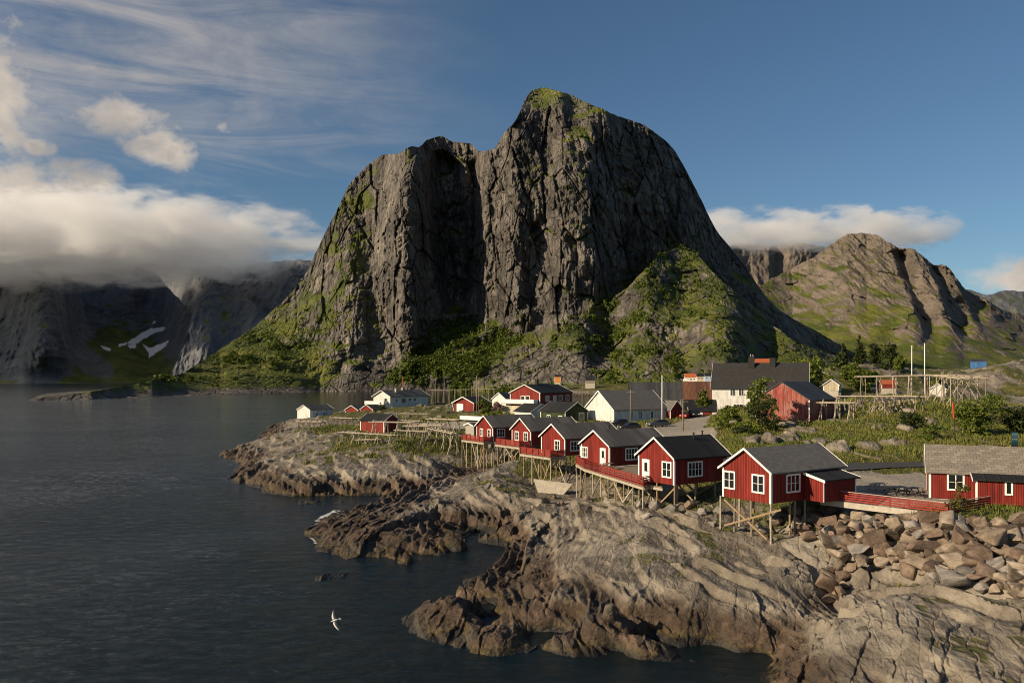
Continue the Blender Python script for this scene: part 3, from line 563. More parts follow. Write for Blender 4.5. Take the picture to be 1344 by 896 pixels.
def height(x, y, full=False):
    x = np.asarray(x, float); y = np.asarray(y, float)
    b, r, n0 = rough(x, y)
    wx = x + 1.0 * fbm(x / 9, y / 12, 3, 711); wy = y + 1.0 * fbm(x / 9 + 50, y / 12, 3, 721)
    u = wx * Q_DIR[0] + wy * Q_DIR[1]; v = wx * S_DIR[0] + wy * S_DIR[1]
    far = sstep(y, 120, 60)
    g = (0.15 + 0.85 * sstep(b, -0.5, 0.5)) * (0.25 + 0.75 * r)
    zone = sstep(b + 0.5 * fbm(x / 6, y / 9, 3, 735), 2.7, 1.5)          # storm-plucked lower rock; the slabs above are ice-smoothed
    rt = sstep(x / y, .31, .36)
    h = 0.8 * fbm(u / 9.0, v / 24.0, 3, 731, .4) + 0.6 * (ridged(u / 8.0, v / 34, 3, 741, 0.35) - 0.45)
    mod = 0.30 + 0.8 * sstep(fbm(x / 11, y / 17, 3, 745), -0.3, 0.35)
    md = np.clip(mod * (0.55 + 0.65 * zone), 0, 1.3)
    c = b + h + 0.30 * u + 0.05 * v + 0.16 * fbm(u / 3.5, v / 11, 3, 751)
    h = h + 0.70 * md * (terrace(c, 1.5, 8.0) - c)
    s1 = 0.66 * x + 0.75 * y; s2 = 0.75 * x - 0.66 * y       # slabs on the second joint set
    c = 0.50 * s1 + 0.25 * s2 + 0.3 * b + 1.5 * fbm(x / 9, y / 13, 3, 761) + 0.25 * fbm(s1 / 2, s2 / 7, 3, 762); pt = sstep(fbm(x / 6 + 31, y / 9, 3, 764), -.02, .30)
    h = h + 0.46 * pt * (0.5 + .7 * sstep(x / y, .12, .24)) * (1.15 - .5 * zone) * (terrace(c, 1.7, 10.0) - c)
    c = 0.50 * u + 0.12 * v + 0.3 * b + 0.12 * fbm(u / 2.0, v / 6.0, 3, 771)
    h = h + (0.16 + 0.55 * zone) * mod * (terrace(c, 0.5, 4.5) - c)
    # blocks between joints, each tilted its own way
    f1, f2, cid, rx, ry = worley(u / 3.2 + 0.15 * fbm(x / 2, y / 2, 2, 780), v / 8.0, 781, True); c2 = np.modf(cid * 57.31)[0]
    h = h + ((cid - 0.5) * 0.30 + (c2 - 0.35) * 0.8 * rx + (np.modf(cid * 91.7)[0] - 0.5) * 0.7 * ry) * (0.25 + 0.8 * zone)
    f1, f2, cid, rx, ry = worley((u + .25 * v) / 1.15, (v - .3 * u) / 2.3, 791, True)
    h = h + ((cid - 0.5) * 0.12 + (np.modf(cid * 57.31)[0] - 0.35) * 0.34 * rx + (np.modf(cid * 91.7)[0] - .5) * .26 * ry - 0.06 * sstep(f2 - f1, 0.09, 0.0)) * (0.12 + 1.25 * zone)
    # right-angled joint blocks
    for sa, sb, sd_, am in ((1.9, 3.0, 797, 1.0), (.85, 1.25, 798, .55)):
        p = (0.9 * x - 0.44 * y + .8 * fbm(x / 4, y / 5, 4, sd_)) / sa; q = (0.66 * x + 0.75 * y + .8 * fbm(x / 4 + 9, y / 5, 4, sd_ + 2)) / sb
        ip = np.floor(p); q = q + np.modf(np.abs(np.sin(ip * 12.9898) * 437.585))[0]; iq = np.floor(q); fp = p - ip; fq = q - iq
        hs = np.modf(np.abs(np.sin(ip * 78.233 + iq * 37.719) * 4375.85))[0]; hs2 = np.modf(hs * 53.7)[0]
        edge = np.minimum(np.minimum(fp, 1 - fp) * sa, np.minimum(fq, 1 - fq) * sb)
        k = am * (0.30 + 0.70 * rt) * sstep(fbm(x / 5, y / 6, 3, sd_ + 5), -.15 + .25 * (1 - rt), .15 + .3 * (1 - rt)) * (1 - .4 * zone)
        h = h + k * ((hs - .5) * .38 + (hs2 - .5) * .45 * (fp - .5) + (np.modf(hs * 91.3)[0] - .3) * .5 * (fq - .5) - .22 * sstep(edge, .09, .0))
    h = h + (0.03 + 0.20 * zone) * (ridged(u / 1.0, v / 2.0, 4, 795) - .4)
    hh = b + g * h * np.clip(y / 75.0, 0.75, 1.0)
    turf = 1 - r
    rocky_far = sstep(y, 150, 200) * sstep(x / y, 0.3, 0.36)
    hh = hh + turf * (0.22 * fbm(x / 3, y / 4, 4, 801)) + rocky_far * (2.2 * fbm(x / 30, y / 40, 5, 805) + 1.6 * ridged(x / 18, y / 26, 4, 806))
    knob = sstep(fbm(x / 5 + 3, y / 6, 4, 811) , 0.30, 0.5) * turf * sstep(y, 85, 100)
    hh = hh + knob * 0.55
    # outcrops beneath the barn
    oc = 0
    for (q, rad, hgt) in OUTCROPS:
        dd = np.hypot(x - q.x, (y - q.y) * 0.8) / rad
        oc = np.maximum(oc, hgt * np.sqrt(np.clip(1 - dd ** 2, 0, 1)))
    hh = hh + oc * (0.85 + 0.35 * ridged(x / 1.3, y / 1.3, 4, 815))
    hh = hh - 0.40 * sstep(-poly_sdf(x, y, BANK), -0.3, 0.6)
    made = np.zeros_like(hh)
    for poly, z in ((YARD, 6.58), (GRAVEL_BAND, 6.75), (LANE, None), (TRACK, None)):
        sdf = poly_sdf(x, y, poly); k = sstep(-sdf, -1.6, 0.3); made = np.maximum(made, sstep(-sdf + 0.9 * fbm(x / 1.6, y / 3, 3, 820), -0.5, 0.6))
        hh = hh * (1 - k) + k * ((b if z is None else z) + 0.03 * fbm(x, y, 2, 821))
    sdf = poly_sdf(x, y, ROAD); k = sstep(-sdf, -2.2, -0.4); hh = hh * (1 - k) + k * 7.08
    ZF = np.full(x.shape, 1e9)
    for (cx, cy, hl, hw, an, zf) in FLATS:
        lx = (x - cx) * math.cos(an) + (y - cy) * math.sin(an); ly = -(x - cx) * math.sin(an) + (y - cy) * math.cos(an)
        d = np.maximum(np.abs(lx) - hl, np.abs(ly) - hw)
        hh = np.minimum(hh, zf - 0.12 + np.clip(d, 0, 1e9) * 0.9)
    for poly, zt, zg in CLEAR:          # hollows under the decks
        d = np.maximum(poly_sdf(x, y, poly), 0); hh = np.minimum(hh, zt + 0.22 * h * 0 + 0.32 * d + 0.25 * fbm(x / 1.7, y / 2.4, 3, 861))
    if not full: return hh
    return hh, b, r, n0, made, np.maximum(sstep(oc, 0.12, 0.4), knob * .7), rocky_far
OUTCROPS = [(P(1037, 579, 8.4), 1.6, 0.8), (P(1100, 592, 7.9), 1.5, 0.9), (P(1140, 591, 7.8), 1.6, 0.5), (P(1075, 585, 8.2), 1.0, 0.5), (P(1012, 582, 8.6), 1.0, 0.6), (P(925, 557, 8), 1.4, 0.7), (P(1165, 588, 7.9), 1.1, 0.45)]

BANK = ppoly([(1035, 662, 6.2), (1080, 666, 6.2), (1200, 678, 6.3), (1270, 687, 6.3), (1300, 692, 6.3), (1400, 692, 6.3), (1420, 790, 4.4), (1300, 782, 4.2), (1200, 748, 4.0), (1130, 742, 3.4), (1105, 800, 1.8), (1085, 800, 1.6), (1060, 740, 3.0), (1020, 715, 3.4)])
# ---------------------------------------------------------------- builders
class MB:
    def __init__(s): s.v = []; s.f = []
    def add(s, vs, fs): n = len(s.v); s.v += [tuple(q) for q in vs]; s.f += [tuple(i + n for i in q) for q in fs]; return s
    def box(s, a, b):
        x0, y0, z0 = (min(p, q) for p, q in zip(a, b)); x1, y1, z1 = (max(p, q) for p, q in zip(a, b))
        return s.add([(x0, y0, z0), (x1, y0, z0), (x1, y1, z0), (x0, y1, z0), (x0, y0, z1), (x1, y0, z1), (x1, y1, z1), (x0, y1, z1)],
                     [(0, 3, 2, 1), (4, 5, 6, 7), (0, 1, 5, 4), (1, 2, 6, 5), (2, 3, 7, 6), (3, 0, 4, 7)])
    def beam(s, p, q, w, h=None, n=4, up=(0, 0, 1)):
        p = Vector(p); q = Vector(q); d = (q - p).normalized(); u = Vector(up)
        if abs(d.dot(u)) > 0.98: u = Vector((1, 0, 0))
        a = d.cross(u).normalized(); b = a.cross(d).normalized(); h = h or w
        ring = [(math.cos(k), math.sin(k)) for k in [2 * math.pi * (i + .5) / n for i in range(n)]]
        r = 0.7071 if n == 4 else 0.5
        vs = [p + a * (c * w * r) + b * (e * h * r) for c, e in ring] + [q + a * (c * w * r) + b * (e * h * r) for c, e in ring]
        return s.add(vs, [tuple(range(n))[::-1], tuple(range(n, 2 * n))] + [(i, (i + 1) % n, n + (i + 1) % n, n + i) for i in range(n)])
    def prism(s, poly, z0, z1):
        n = len(poly)
        return s.add([(x, y, z0) for x, y in poly] + [(x, y, z1) for x, y in poly], [tuple(range(n))[::-1], tuple(range(n, 2 * n))] + [(i, (i + 1) % n, n + (i + 1) % n, n + i) for i in range(n)])
    def xprism(s, prof, x0, x1):    # profile in (y, z), drawn out along x
        n = len(prof)
        return s.add([(x0, y, z) for y, z in prof] + [(x1, y, z) for y, z in prof], [tuple(range(n)), tuple(range(n, 2 * n))[::-1]] + [((i + 1) % n, i, n + i, n + (i + 1) % n) for i in range(n)])
    def build(s, name, mat, parent=None, smooth=False, loc=None):
        me = bpy.data.meshes.new(name); me.from_pydata(s.v, [], s.f); me.materials.append(mat)
        bm = bmesh.new(); bm.from_mesh(me); bmesh.ops.recalc_face_normals(bm, faces=bm.faces); bm.to_mesh(me); bm.free()
        if smooth: me.polygons.foreach_set('use_smooth', [True] * len(me.polygons))
        o = bpy.data.objects.new(name, me); COL.objects.link(o)
        if parent: o.parent = parent
        if loc is not None: o.location = loc
        return o
def empty(name, loc, rz=0.0, label=None, cat=None, group=None):
    o = bpy.data.objects.new(name, None); COL.objects.link(o); o.location = loc; o.rotation_euler.z = rz; o.empty_display_size = 0.3
    return tag(o, label, cat, group)
def copy_tree(o, parent=None):
    kids = [c for c in list(COL.objects) if c.parent == o]
    c = o.copy(); COL.objects.link(c)
    if parent: c.parent = parent
    for k in kids: copy_tree(k, c)
    return c
def ground(x, y): return float(height(np.array([x]), np.array([y]))[0])

def plain(name, col, rough=0.7, var=0.25, scale=3.0, bump=0.0, metal=0.0):
    m, t, b = new_mat(name); oc = t.new('ShaderNodeTexCoord').outputs['Object']
    n = t.noise(oc, scale, 5, 0.6); k = t.lin(n, 0.3, 0.7, 1 - var, 1 + var)
    mul = t.new('ShaderNodeVectorMath', operation='SCALE'); mul.inputs[0].default_value = col; t.l.new(k, mul.inputs['Scale']); t.l.new(mul.outputs[0], b.inputs['Base Color'])
    b.inputs['Roughness'].default_value = rough; b.inputs['Metallic'].default_value = metal
    if bump: t.l.new(t.bump(n, bump, 0.02), b.inputs['Normal'])
    return m
def boards(name, col, pitch=0.17, var=0.24, worn=None):      # upright cladding boards
    m, t, b = new_mat(name); oc = t.new('ShaderNodeTexCoord').outputs['Object']
    sp = t.new('ShaderNodeSeparateXYZ'); t.l.new(oc, sp.inputs[0])
    u = t.math('DIVIDE', t.math('ADD', sp.outputs[0], sp.outputs[1]), pitch); fr = t.math('FRACT', u); fl = t.math('FLOOR', u)
    wn = t.new('ShaderNodeTexWhiteNoise', noise_dimensions='1D'); t.l.new(fl, wn.inputs['W'])
    k = t.lin(wn.outputs['Value'], 0, 1, 1 - var, 1 + var)
    k = t.math('MULTIPLY', k, t.lin(t.noise(t.mapping(oc, (2, 2, 0.5)), 1.0, 5, 0.6), 0.3, 0.7, 0.68, 1.2))
    mul = t.new('ShaderNodeVectorMath', operation='SCALE'); mul.inputs[0].default_value = col; t.l.new(k, mul.inputs['Scale']); c = mul.outputs[0]
    if worn:
        w = t.noise(t.mapping(oc, (5, 5, 0.45)), 1.0, 6, 0.7); w2 = t.noise(oc, 0.35, 3, 0.5)
        c = t.mix(t.ss(t.math('ADD', t.math('MULTIPLY', w, 0.7), t.math('MULTIPLY', w2, 0.4)), 0.50, 0.72), c, worn)
    t.l.new(c, b.inputs['Base Color']); b.inputs['Roughness'].default_value = 0.75
    g = t.ss(t.math('ABSOLUTE', t.math('SUBTRACT', fr, 0.5)), 0.5, 0.36)
    t.l.new(t.bump(g, 1.0, 0.05), b.inputs['Normal']); return m
def slates(name, c0, c1, w=0.42, h=0.26, rough=0.6):
    m, t, b = new_mat(name); oc = t.new('ShaderNodeTexCoord').outputs['Object']
    sp = t.new('ShaderNodeSeparateXYZ'); t.l.new(oc, sp.inputs[0]); cb = t.new('ShaderNodeCombineXYZ')
    t.l.new(sp.outputs[0], cb.inputs[0]); t.l.new(t.math('MULTIPLY', sp.outputs[2], 1.9), cb.inputs[1])
    br = t.new('ShaderNodeTexBrick'); t.l.new(cb.outputs[0], br.inputs[0]); br.inputs['Scale'].default_value = 1.0
    br.inputs['Brick Width'].default_value = w; br.inputs['Row Height'].default_value = h; br.inputs['Mortar Size'].default_value = 0.012
    br.inputs['Color1'].default_value = (*c0, 1); br.inputs['Color2'].default_value = (*c1, 1); br.inputs['Mortar'].default_value = (*[q * .6 for q in c0], 1); br.inputs['Bias'].default_value = 0.0
    n = t.noise(oc, 1.1, 6, 0.65)
    c = t.mix(t.lin(n, 0.35, 0.7, 0.0, 0.55), br.outputs[0], tuple(q * 0.55 for q in c1))
    t.l.new(c, b.inputs['Base Color']); b.inputs['Roughness'].default_value = rough
    t.l.new(t.bump(t.math('SUBTRACT', n, br.outputs['Fac']), 0.7, 0.03), b.inputs['Normal']); return m
def sheets(name, c0, c1, pitch=1.0, rough=0.5):      # roofing sheets laid down the slope
    m, t, b = new_mat(name); oc = t.new('ShaderNodeTexCoord').outputs['Object']
    sp = t.new('ShaderNodeSeparateXYZ'); t.l.new(oc, sp.inputs[0]); u = t.math('DIVIDE', sp.outputs[0], pitch)
    wn = t.new('ShaderNodeTexWhiteNoise', noise_dimensions='1D'); t.l.new(t.math('FLOOR', u), wn.inputs['W'])
    n = t.noise(t.mapping(oc, (1.5, 0.4, 0.4)), 1.0, 5, 0.6)
    f = t.math('ADD', t.math('MULTIPLY', wn.outputs['Value'], 0.35), t.math('MULTIPLY', n, 0.65))
    c = t.mix(t.ss(f, 0.3, 0.7), c0, c1); t.l.new(c, b.inputs['Base Color']); b.inputs['Roughness'].default_value = rough
    fr = t.math('FRACT', u); rib = t.ss(t.math('ABSOLUTE', t.math('SUBTRACT', fr, 0.5)), 0.40, 0.5)
    t.l.new(t.bump(t.math('ADD', rib, t.math('MULTIPLY', t.math('SINE', t.math('MULTIPLY', u, 44)), 0.12)), 0.8, 0.05), b.inputs['Normal']); return m
RED = boards('red_boards', (0.195, 0.021, 0.014)); RED_FAR = boards('brick_red_boards', (0.23, 0.032, 0.021)); RED_WORN = boards('weathered_red_boards', (0.27, 0.06, 0.045), 0.2, 0.3, (0.38, 0.22, 0.18))
WHITE_BOARD = boards('white_boards', (0.72, 0.70, 0.64), 0.2, 0.05); GREEN_BOARD = boards('green_boards', (0.040, 0.055, 0.020)); ORANGE_BOARD = boards('orange_boards', (0.62, 0.22, 0.03)); CREAM = boards('cream_boards', (0.55, 0.47, 0.32))
TRIM = plain('white_paint', (0.74, 0.72, 0.67), 0.5, 0.05); GREY_WOOD = plain('weathered_wood', (0.21, 0.175, 0.13), 0.85, 0.35, 5); PALE_WOOD = plain('pale_dry_poles', (0.36, 0.31, 0.235), 0.85, 0.3, 4); NEW_WOOD = plain('new_timber', (0.25, 0.18, 0.105), 0.8, 0.25, 5)
RAIL_RED = plain('red_stained_wood', (0.23, 0.034, 0.024), 0.7, 0.2, 6); CONC = plain('pale_concrete', (0.40, 0.36, 0.29), 0.9, 0.2, 2, 0.3); ASPH = plain('asphalt', (0.05, 0.05, 0.05), 0.9, 0.2, 4)
BLACK_ROOF = sheets('black_felt_roof', (0.014, 0.014, 0.014), (0.022, 0.022, 0.022), 1.1, 0.75); GREY_SHEET = sheets('grey_sheet_roof', (0.075, 0.069, 0.062), (0.125, 0.115, 0.105), 1.05, 0.6); DARK_SLATE = slates('dark_slate_roof', (0.030, 0.029, 0.028), (0.05, 0.047, 0.044), 0.5, 0.35)
GREY_SLATE = slates('grey_slate_roof', (0.13, 0.122, 0.11), (0.19, 0.175, 0.155)); TAN_SLATE = slates('tan_slate_roof', (0.17, 0.15, 0.125), (0.29, 0.25, 0.205), 0.5, 0.36); RUST = sheets('rusty_roof', (0.085, 0.038, 0.024), (0.15, 0.07, 0.04), 0.8, 0.8); DARK_TIN = sheets('dark_tin_roof', (0.035, 0.035, 0.037), (0.06, 0.06, 0.06), 0.9, 0.6); TILE = slates('orange_tile_roof', (0.42, 0.10, 0.04), (0.50, 0.14, 0.05))
GLASS, _t, _b = new_mat('window_glass'); _b.inputs['Base Color'].default_value = (0.012, 0.014, 0.016, 1); _b.inputs['Roughness'].default_value = 0.06; _b.inputs['Specular IOR Level'].default_value = 0.5
DARK = plain('dark_metal', (0.02, 0.02, 0.02), 0.5, 0.1); SKYBLUE = plain('blue_paint', (0.08, 0.20, 0.42), 0.6, 0.1); CHIM = plain('black_brick', (0.03, 0.028, 0.027), 0.9, 0.3, 6)

def window(parent, org, ux, uz, n, w, h, mx=2, mz=2, thick=0.07, frame=TRIM):
    """casing and glazing bars with a pane sub-part; org = lower left corner on the wall, ux along the wall, n outwards"""
    org = Vector(org); ux = Vector(ux); uz = Vector((0, 0, 1)); n = Vector(n)
    def slab(mb, a0, a1, b0, b1, o0, o1):
        vs = [org + ux * a + uz * b + n * o for o in (o0, o1) for a, b in ((a0, b0), (a1, b0), (a1, b1), (a0, b1))]
        mb.add(vs, [(0, 1, 2, 3), (7, 6, 5, 4), (0, 4, 5, 1), (1, 5, 6, 2), (2, 6, 7, 3), (3, 7, 4, 0)])
    f = MB(); c = 0.12
    slab(f, -c, 0.02, -c, h + c, 0.004, thick); slab(f, w - 0.02, w + c, -c, h + c, 0.004, thick); slab(f, 0.02, w - 0.02, h - 0.02, h + c, 0.004, thick); slab(f, 0.02, w - 0.02, -c, 0.02, 0.004, thick + 0.03)
    for i in range(1, mx): slab(f, w * i / mx - 0.04, w * i / mx + 0.04, 0.02, h - 0.02, 0.02, thick - 0.015)
    for i in range(1, mz): slab(f, 0.02, w - 0.02, h * i / mz - 0.018, h * i / mz + 0.018, 0.022, thick - 0.025)
    fo = f.build('window', frame, parent)
    g = MB(); slab(g, 0.022, w - 0.022, 0.022, h - 0.022, 0.006, 0.018); g.build('pane', GLASS, fo); return fo
def door(parent, org, ux, n, w, h, mat=TRIM, glazed=True):
    org = Vector(org); ux = Vector(ux); uz = Vector((0, 0, 1)); n = Vector(n)
    def slab(mb, a0, a1, b0, b1, o0, o1):
        vs = [org + ux * a + uz * b + n * o for o in (o0, o1) for a, b in ((a0, b0), (a1, b0), (a1, b1), (a0, b1))]
        mb.add(vs, [(0, 1, 2, 3), (7, 6, 5, 4), (0, 4, 5, 1), (1, 5, 6, 2), (2, 6, 7, 3), (3, 7, 4, 0)])
    d = MB(); c = 0.1
    slab(d, -c, 0.01, 0.0, h + c, 0.004, 0.08); slab(d, w - 0.01, w + c, 0.0, h + c, 0.004, 0.08); slab(d, 0.01, w - 0.01, h, h + c, 0.004, 0.08); slab(d, 0.01, w - 0.01, 0.02, h, 0.006, 0.05)
    o = d.build('door', mat, parent)
    if glazed: g = MB(); slab(g, w * .25, w * .75, h * .45, h * .88, 0.052, 0.06); g.build('pane', GLASS, o)
    k = MB(); slab(k, w * .86, w * .92, h * .44, h * .5, 0.052, 0.11); k.build('handle', DARK, o)
    return o

def solve_len(p, d, px): k = (px - CX) / F; return (k * p.y - p.x) / (d.x - k * d.y)
def house(name, label, anchor, th, W, L, H, R, wall, roof, trim=TRIM, cat='house', corner=(0, 0), over=0.28, group=None, base=0.25, bargew=0.2, front=(), side=(), left=(), fdoor=(), sdoor=(), corners=True, gap=None, tz=0.13, flat=True):
    """anchor: point under a corner (corner = which one, in fractions of length and width). W / L may be ('px', x) - solved so that corner is seen there.
    front: windows on the near gable (distance from its near corner, sill, width, height); side: on the near long wall; left: on the other long wall."""
    th = math.radians(th); X = Vector((math.cos(th), math.sin(th), 0)); Y = Vector((-math.sin(th), math.cos(th), 0)); a = Vector(anchor)
    if isinstance(W, tuple): W = solve_len(a, Y, W[1])
    if isinstance(L, tuple): L = solve_len(a, X, L[1])
    c = a + X * (L * (0.5 - corner[0])) + Y * (W * (0.5 - corner[1]))
    r = empty(name, c, th, label, cat, group)
    if flat: FLATS.append((c.x, c.y, L / 2 + 0.3, W / 2 + 0.3, th, a.z))
    x0, x1, y0, y1 = -L / 2, L / 2, -W / 2, W / 2
    MB().xprism([(y0, 0), (y1, 0), (y1, H), (0, H + R), (y0, H)], x0, x1).build('wall', wall, r)
    s = R / (W / 2); o = over; t_ = tz
    MB().xprism([(y0 - o, H - o * s + 0.01), (0, H + R + 0.01), (y1 + o, H - o * s + 0.01), (y1 + o, H - o * s + t_ + .01), (0, H + R + t_ * 1.15 + .01), (y0 - o, H - o * s + t_ + .01)], x0 - o, x1 + o).build('roof', roof, r)
    if trim:
        for xe, sg in ((x0 - o, -1), (x1 + o, 1)):
            m = MB(); xa, xb = sorted((xe + sg * 0.004, xe + sg * 0.05)); q = bargew
            m.xprism([(y0 - o - .02, H - o * s + t_ + .05 - q), (0, H + R + t_ + .06 - q), (y1 + o + .02, H - o * s + t_ + .05 - q), (y1 + o + .02, H - o * s + t_ + .05), (0, H + R + t_ + .07), (y0 - o - .02, H - o * s + t_ + .05)], xa, xb)
            m.build('barge_board', trim, r)
        if corners:
            for cx in (x0, x1):
                for cy in (y0, y1):
                    sx = -1 if cx < 0 else 1; sy = -1 if cy < 0 else 1; e = 0.03; w = 0.15
                    m = MB(); m.box((cx + sx * e, cy + sy * e, -0.02), (cx - sx * w, cy + sy * 0.003, H)); m.box((cx + sx * e, cy + sy * 0.003, -0.02), (cx + sx * 0.003, cy - sy * w, H))
                    m.build('corner_board', trim, r)
    if base:
        g = gap if gap is not None else 0.12
        MB().box((x0 + g, y0 + g, -base), (x1 - g, y1 - g, -0.005)).build('foundation', CONC, r)
    for q in front: window(r, (x0, y0 + q[0] + q[2], q[1]), (0, -1, 0), None, (-1, 0, 0), *q[2:])
    for q in side: window(r, (x0 + q[0], y0, q[1]), (1, 0, 0), None, (0, -1, 0), *q[2:])
    for q in left: window(r, (x0 + q[0] + q[2], y1, q[1]), (-1, 0, 0), None, (0, 1, 0), *q[2:])
    for q in fdoor: door(r, (x0, y0 + q[0] + q[1], 0.05), (0, -1, 0), (-1, 0, 0), *q[1:])
    for q in sdoor: door(r, (x0 + q[0], y0, 0.05), (1, 0, 0), (0, -1, 0), *q[1:])
    return r, L, W, X, Y
def chimney(r, x, y, z0, z1, w=0.6, mat=None):
    roof = [c for c in COL.objects if c.parent == r and c.name.split('.')[0] == 'roof'][0]
    m = MB(); m.box((x - w / 2, y - w / 2, z0), (x + w / 2, y + w / 2, z1 - .08)); m.box((x - w / 2 - .06, y - w / 2 - .06, z1 - .08), (x + w / 2 + .06, y + w / 2 + .06, z1)); m.build('chimney', mat or CHIM, roof)
def loc2w(r, x, y, z=0): return r.matrix_basis @ Vector((x, y, z))
def piles(r, pts, ztop, dia=0.17, mats=(GREY_WOOD,), braces=True, seed=1):
    """posts from under the floor to the rock (pts in the thing's own frame) with slanting braces between them"""
    rnd = random.Random(seed); feet = []
    for i, (x, y) in enumerate(pts):
        w = loc2w(r, x, y); g = ground(w.x, w.y) - 0.35 - r.location.z; g = min(g, ztop - 0.4); feet.append((x, y, g))
        MB().beam((x + rnd.uniform(-.05, .05), y + rnd.uniform(-.05, .05), g), (x, y, ztop), dia, n=8).build('pile', rnd.choice(mats), r)
    if braces:
        for i in range(len(feet) - 1):
            (xa, ya, ga), (xb, yb, gb) = feet[i], feet[i + 1]
            if math.hypot(xa - xb, ya - yb) > 4.2 or min(ztop - ga, ztop - gb) < 1.2 or i % 3 == 2: continue
            k = 0.10; up = i % 2
            pa = Vector((xa, ya, (ga + 0.5) if up else ztop - .25)); pb = Vector((xb, yb, ztop - .25 if up else gb + 0.5))
            d = Vector((pb.y - pa.y, pa.x - pb.x, 0)).normalized() * k
            MB().beam(pa + d, pb + d, 0.10, 0.15).build('brace', rnd.choice(mats), r)
def railing(parent, pts, z, h=0.95, n=4, mat=None, cap=None, cap_mat=None, name='railing'):
    m = MB(); mat = mat or RAIL_RED
    for (a, b) in zip(pts[:-1], pts[1:]):
        a = Vector((a[0], a[1], z)); b = Vector((b[0], b[1], z)); ln = (b - a).length; k = max(1, round(ln / 1.5)); d = (b - a).normalized(); nn = Vector((d.y, -d.x, 0)) * 0.055
        for i in range(k + 1): q = a.lerp(b, i / k); m.beam(q, q + Vector((0, 0, h - .02)), 0.09)
        for j in range(n):
            zz = 0.14 + (h - 0.26) * j / max(1, n - 1); m.beam(a + nn + Vector((0, 0, zz)), b + nn + Vector((0, 0, zz)), 0.035, 0.13)
        (m if not cap_mat else None) and m.beam(a + Vector((0, 0, h + .02)), b + Vector((0, 0, h + .02)), 0.12, 0.05)
    o = m.build(name, mat, parent)
    if cap_mat:
        c = MB()
        for (a, b) in zip(pts[:-1], pts[1:]): c.beam((a[0], a[1], z + h + .03), (b[0], b[1], z + h + .03), 0.14, 0.05)
        c.build('handrail', cap_mat, o)
    return o
def deck(r, poly, z, mat=None):
    m = MB(); m.prism(poly, z - 0.09, z); n = len(poly)
    o = m.build('deck', mat or GREY_WOOD, r); e = MB()
    for i in range(n):
        a, b = poly[i], poly[(i + 1) % n]; e.beam((a[0], a[1], z - .22), (b[0], b[1], z - .22), 0.12, 0.24)
    e.build('edge_beam', PALE_WOOD, o); return o

# footprints are levelled before the ground is made, so plan the buildings first
# ---------------------------------------------------------------- the row of cabins on posts above the rocks
G = 'red cabins on posts along the rocks'
HOUSES = {}
def cabin(key, label, anchor, left_px, L, H, R, roof, **kw):
    kw.setdefault('group', G); kw.setdefault('cat', 'cabin')
    HOUSES[key] = house('cabin', label, anchor, kw.pop('th', 33), ('px', left_px), L, H, R, RED, roof, base=0, **kw); return HOUSES[key]
cabin('a', 'farthest red cabin of the row, standing on the tallest posts beside a pale lean-to', P(647, 579, 6.5), 625.7, 9.5, 2.4, 1.75, GREY_SHEET, front=((0.7, .75, .85, 1.15), (3.3, .75, .85, 1.15)), side=((0.9, .75, 1.4, 1.25, 3),))
cabin('b', 'second farthest red cabin of the row, with two white front windows', P(696.5, 585, 6.5), 672, 9.8, 2.4, 1.75, GREY_SHEET, front=((0.8, .75, 1.0, 1.25), (3.4, .75, 1.0, 1.25)), side=((2.2, .8, 1.1, 1.1),))
cabin('c', 'red cabin with one front window behind a projecting deck on short posts', P(741.6, 598, 6.5), 710.5, 10.0, 2.4, 1.75, GREY_SHEET, front=((1.2, .7, 1.05, 1.25),), side=((1.0, .7, 1.5, 1.2, 3),))
cabin('d', 'grey roofed red cabin with a white front door opening on the long shared deck', P(800, 612, 6.5), 763, 9.5, 2.45, 1.65, GREY_SHEET, front=((4.3, .8, 1.3, 1.15, 4),), side=((2.6, .7, 1.8, 1.3, 4),), fdoor=((0.75, .9, 2.0),))
cabin('e', 'black roofed red cabin with a white door at the near end of the shared deck', P(885, 636.6, 6.8), 838, ('px', 955), 2.6, 1.75, BLACK_ROOF, front=((0.45, .75, 1.1, 1.35),), side=((1.9, .75, 1.8, 1.3, 4), (6.9, .75, 1.9, 1.3, 4)), fdoor=((3.5, .9, 2.05),))
cabin('f', 'nearest red cabin with slate roof and two front windows, on posts above the boulders', P(1012, 661, 6.7), 948.5, ('px', 1106), 2.6, 1.7, GREY_SLATE, front=((0.75, .85, 1.1, 1.35), (3.9, .85, 1.1, 1.35)), side=((2.0, .85, 1.6, 1.35, 3),))
# lean-to on the near cabin
r, L, W, X, Y = HOUSES['f']; x0, y0 = -L / 2, -W / 2
def lean_to(r, xa, xb, y0, dep, H, drop, wall, roof, open_end=None):
    p = MB(); p.xprism([(y0 - dep, 0), (y0 - .004, 0), (y0 - .004, H), (y0 - dep, H - drop)], xa, xb); o = p.build('porch', wall, r)
    s = drop / dep; MB().xprism([(y0 - dep - .3, H - drop - .3 * s + .02), (y0 - .045, H + .02), (y0 - .045, H + .13), (y0 - dep - .3, H - drop - .3 * s + .13)], xa - .22, xb + .22).build('porch_roof', roof, o)
    for xe in (xa - .26, xb + .222): MB().xprism([(y0 - dep - .33, H - drop - .33 * s - .06), (y0 - .05, H - .06), (y0 - .05, H + .17), (y0 - dep - .33, H - drop - .33 * s + .17)], xe, xe + .038).build('barge_board', TRIM, o)
    for xe in (xa, xb - .14): MB().box((xe - (.025 if xe == xa else 0), y0 - dep - .03, 0), (xe + .14 + (0 if xe == xa else .025), y0 - dep - .003, H - drop)).build('corner_board', TRIM, o)
    return o
lean_to(r, L / 2 - 5.4, L / 2 - 0.9, y0, 1.9, 2.25, 0.45, RED, BLACK_ROOF)

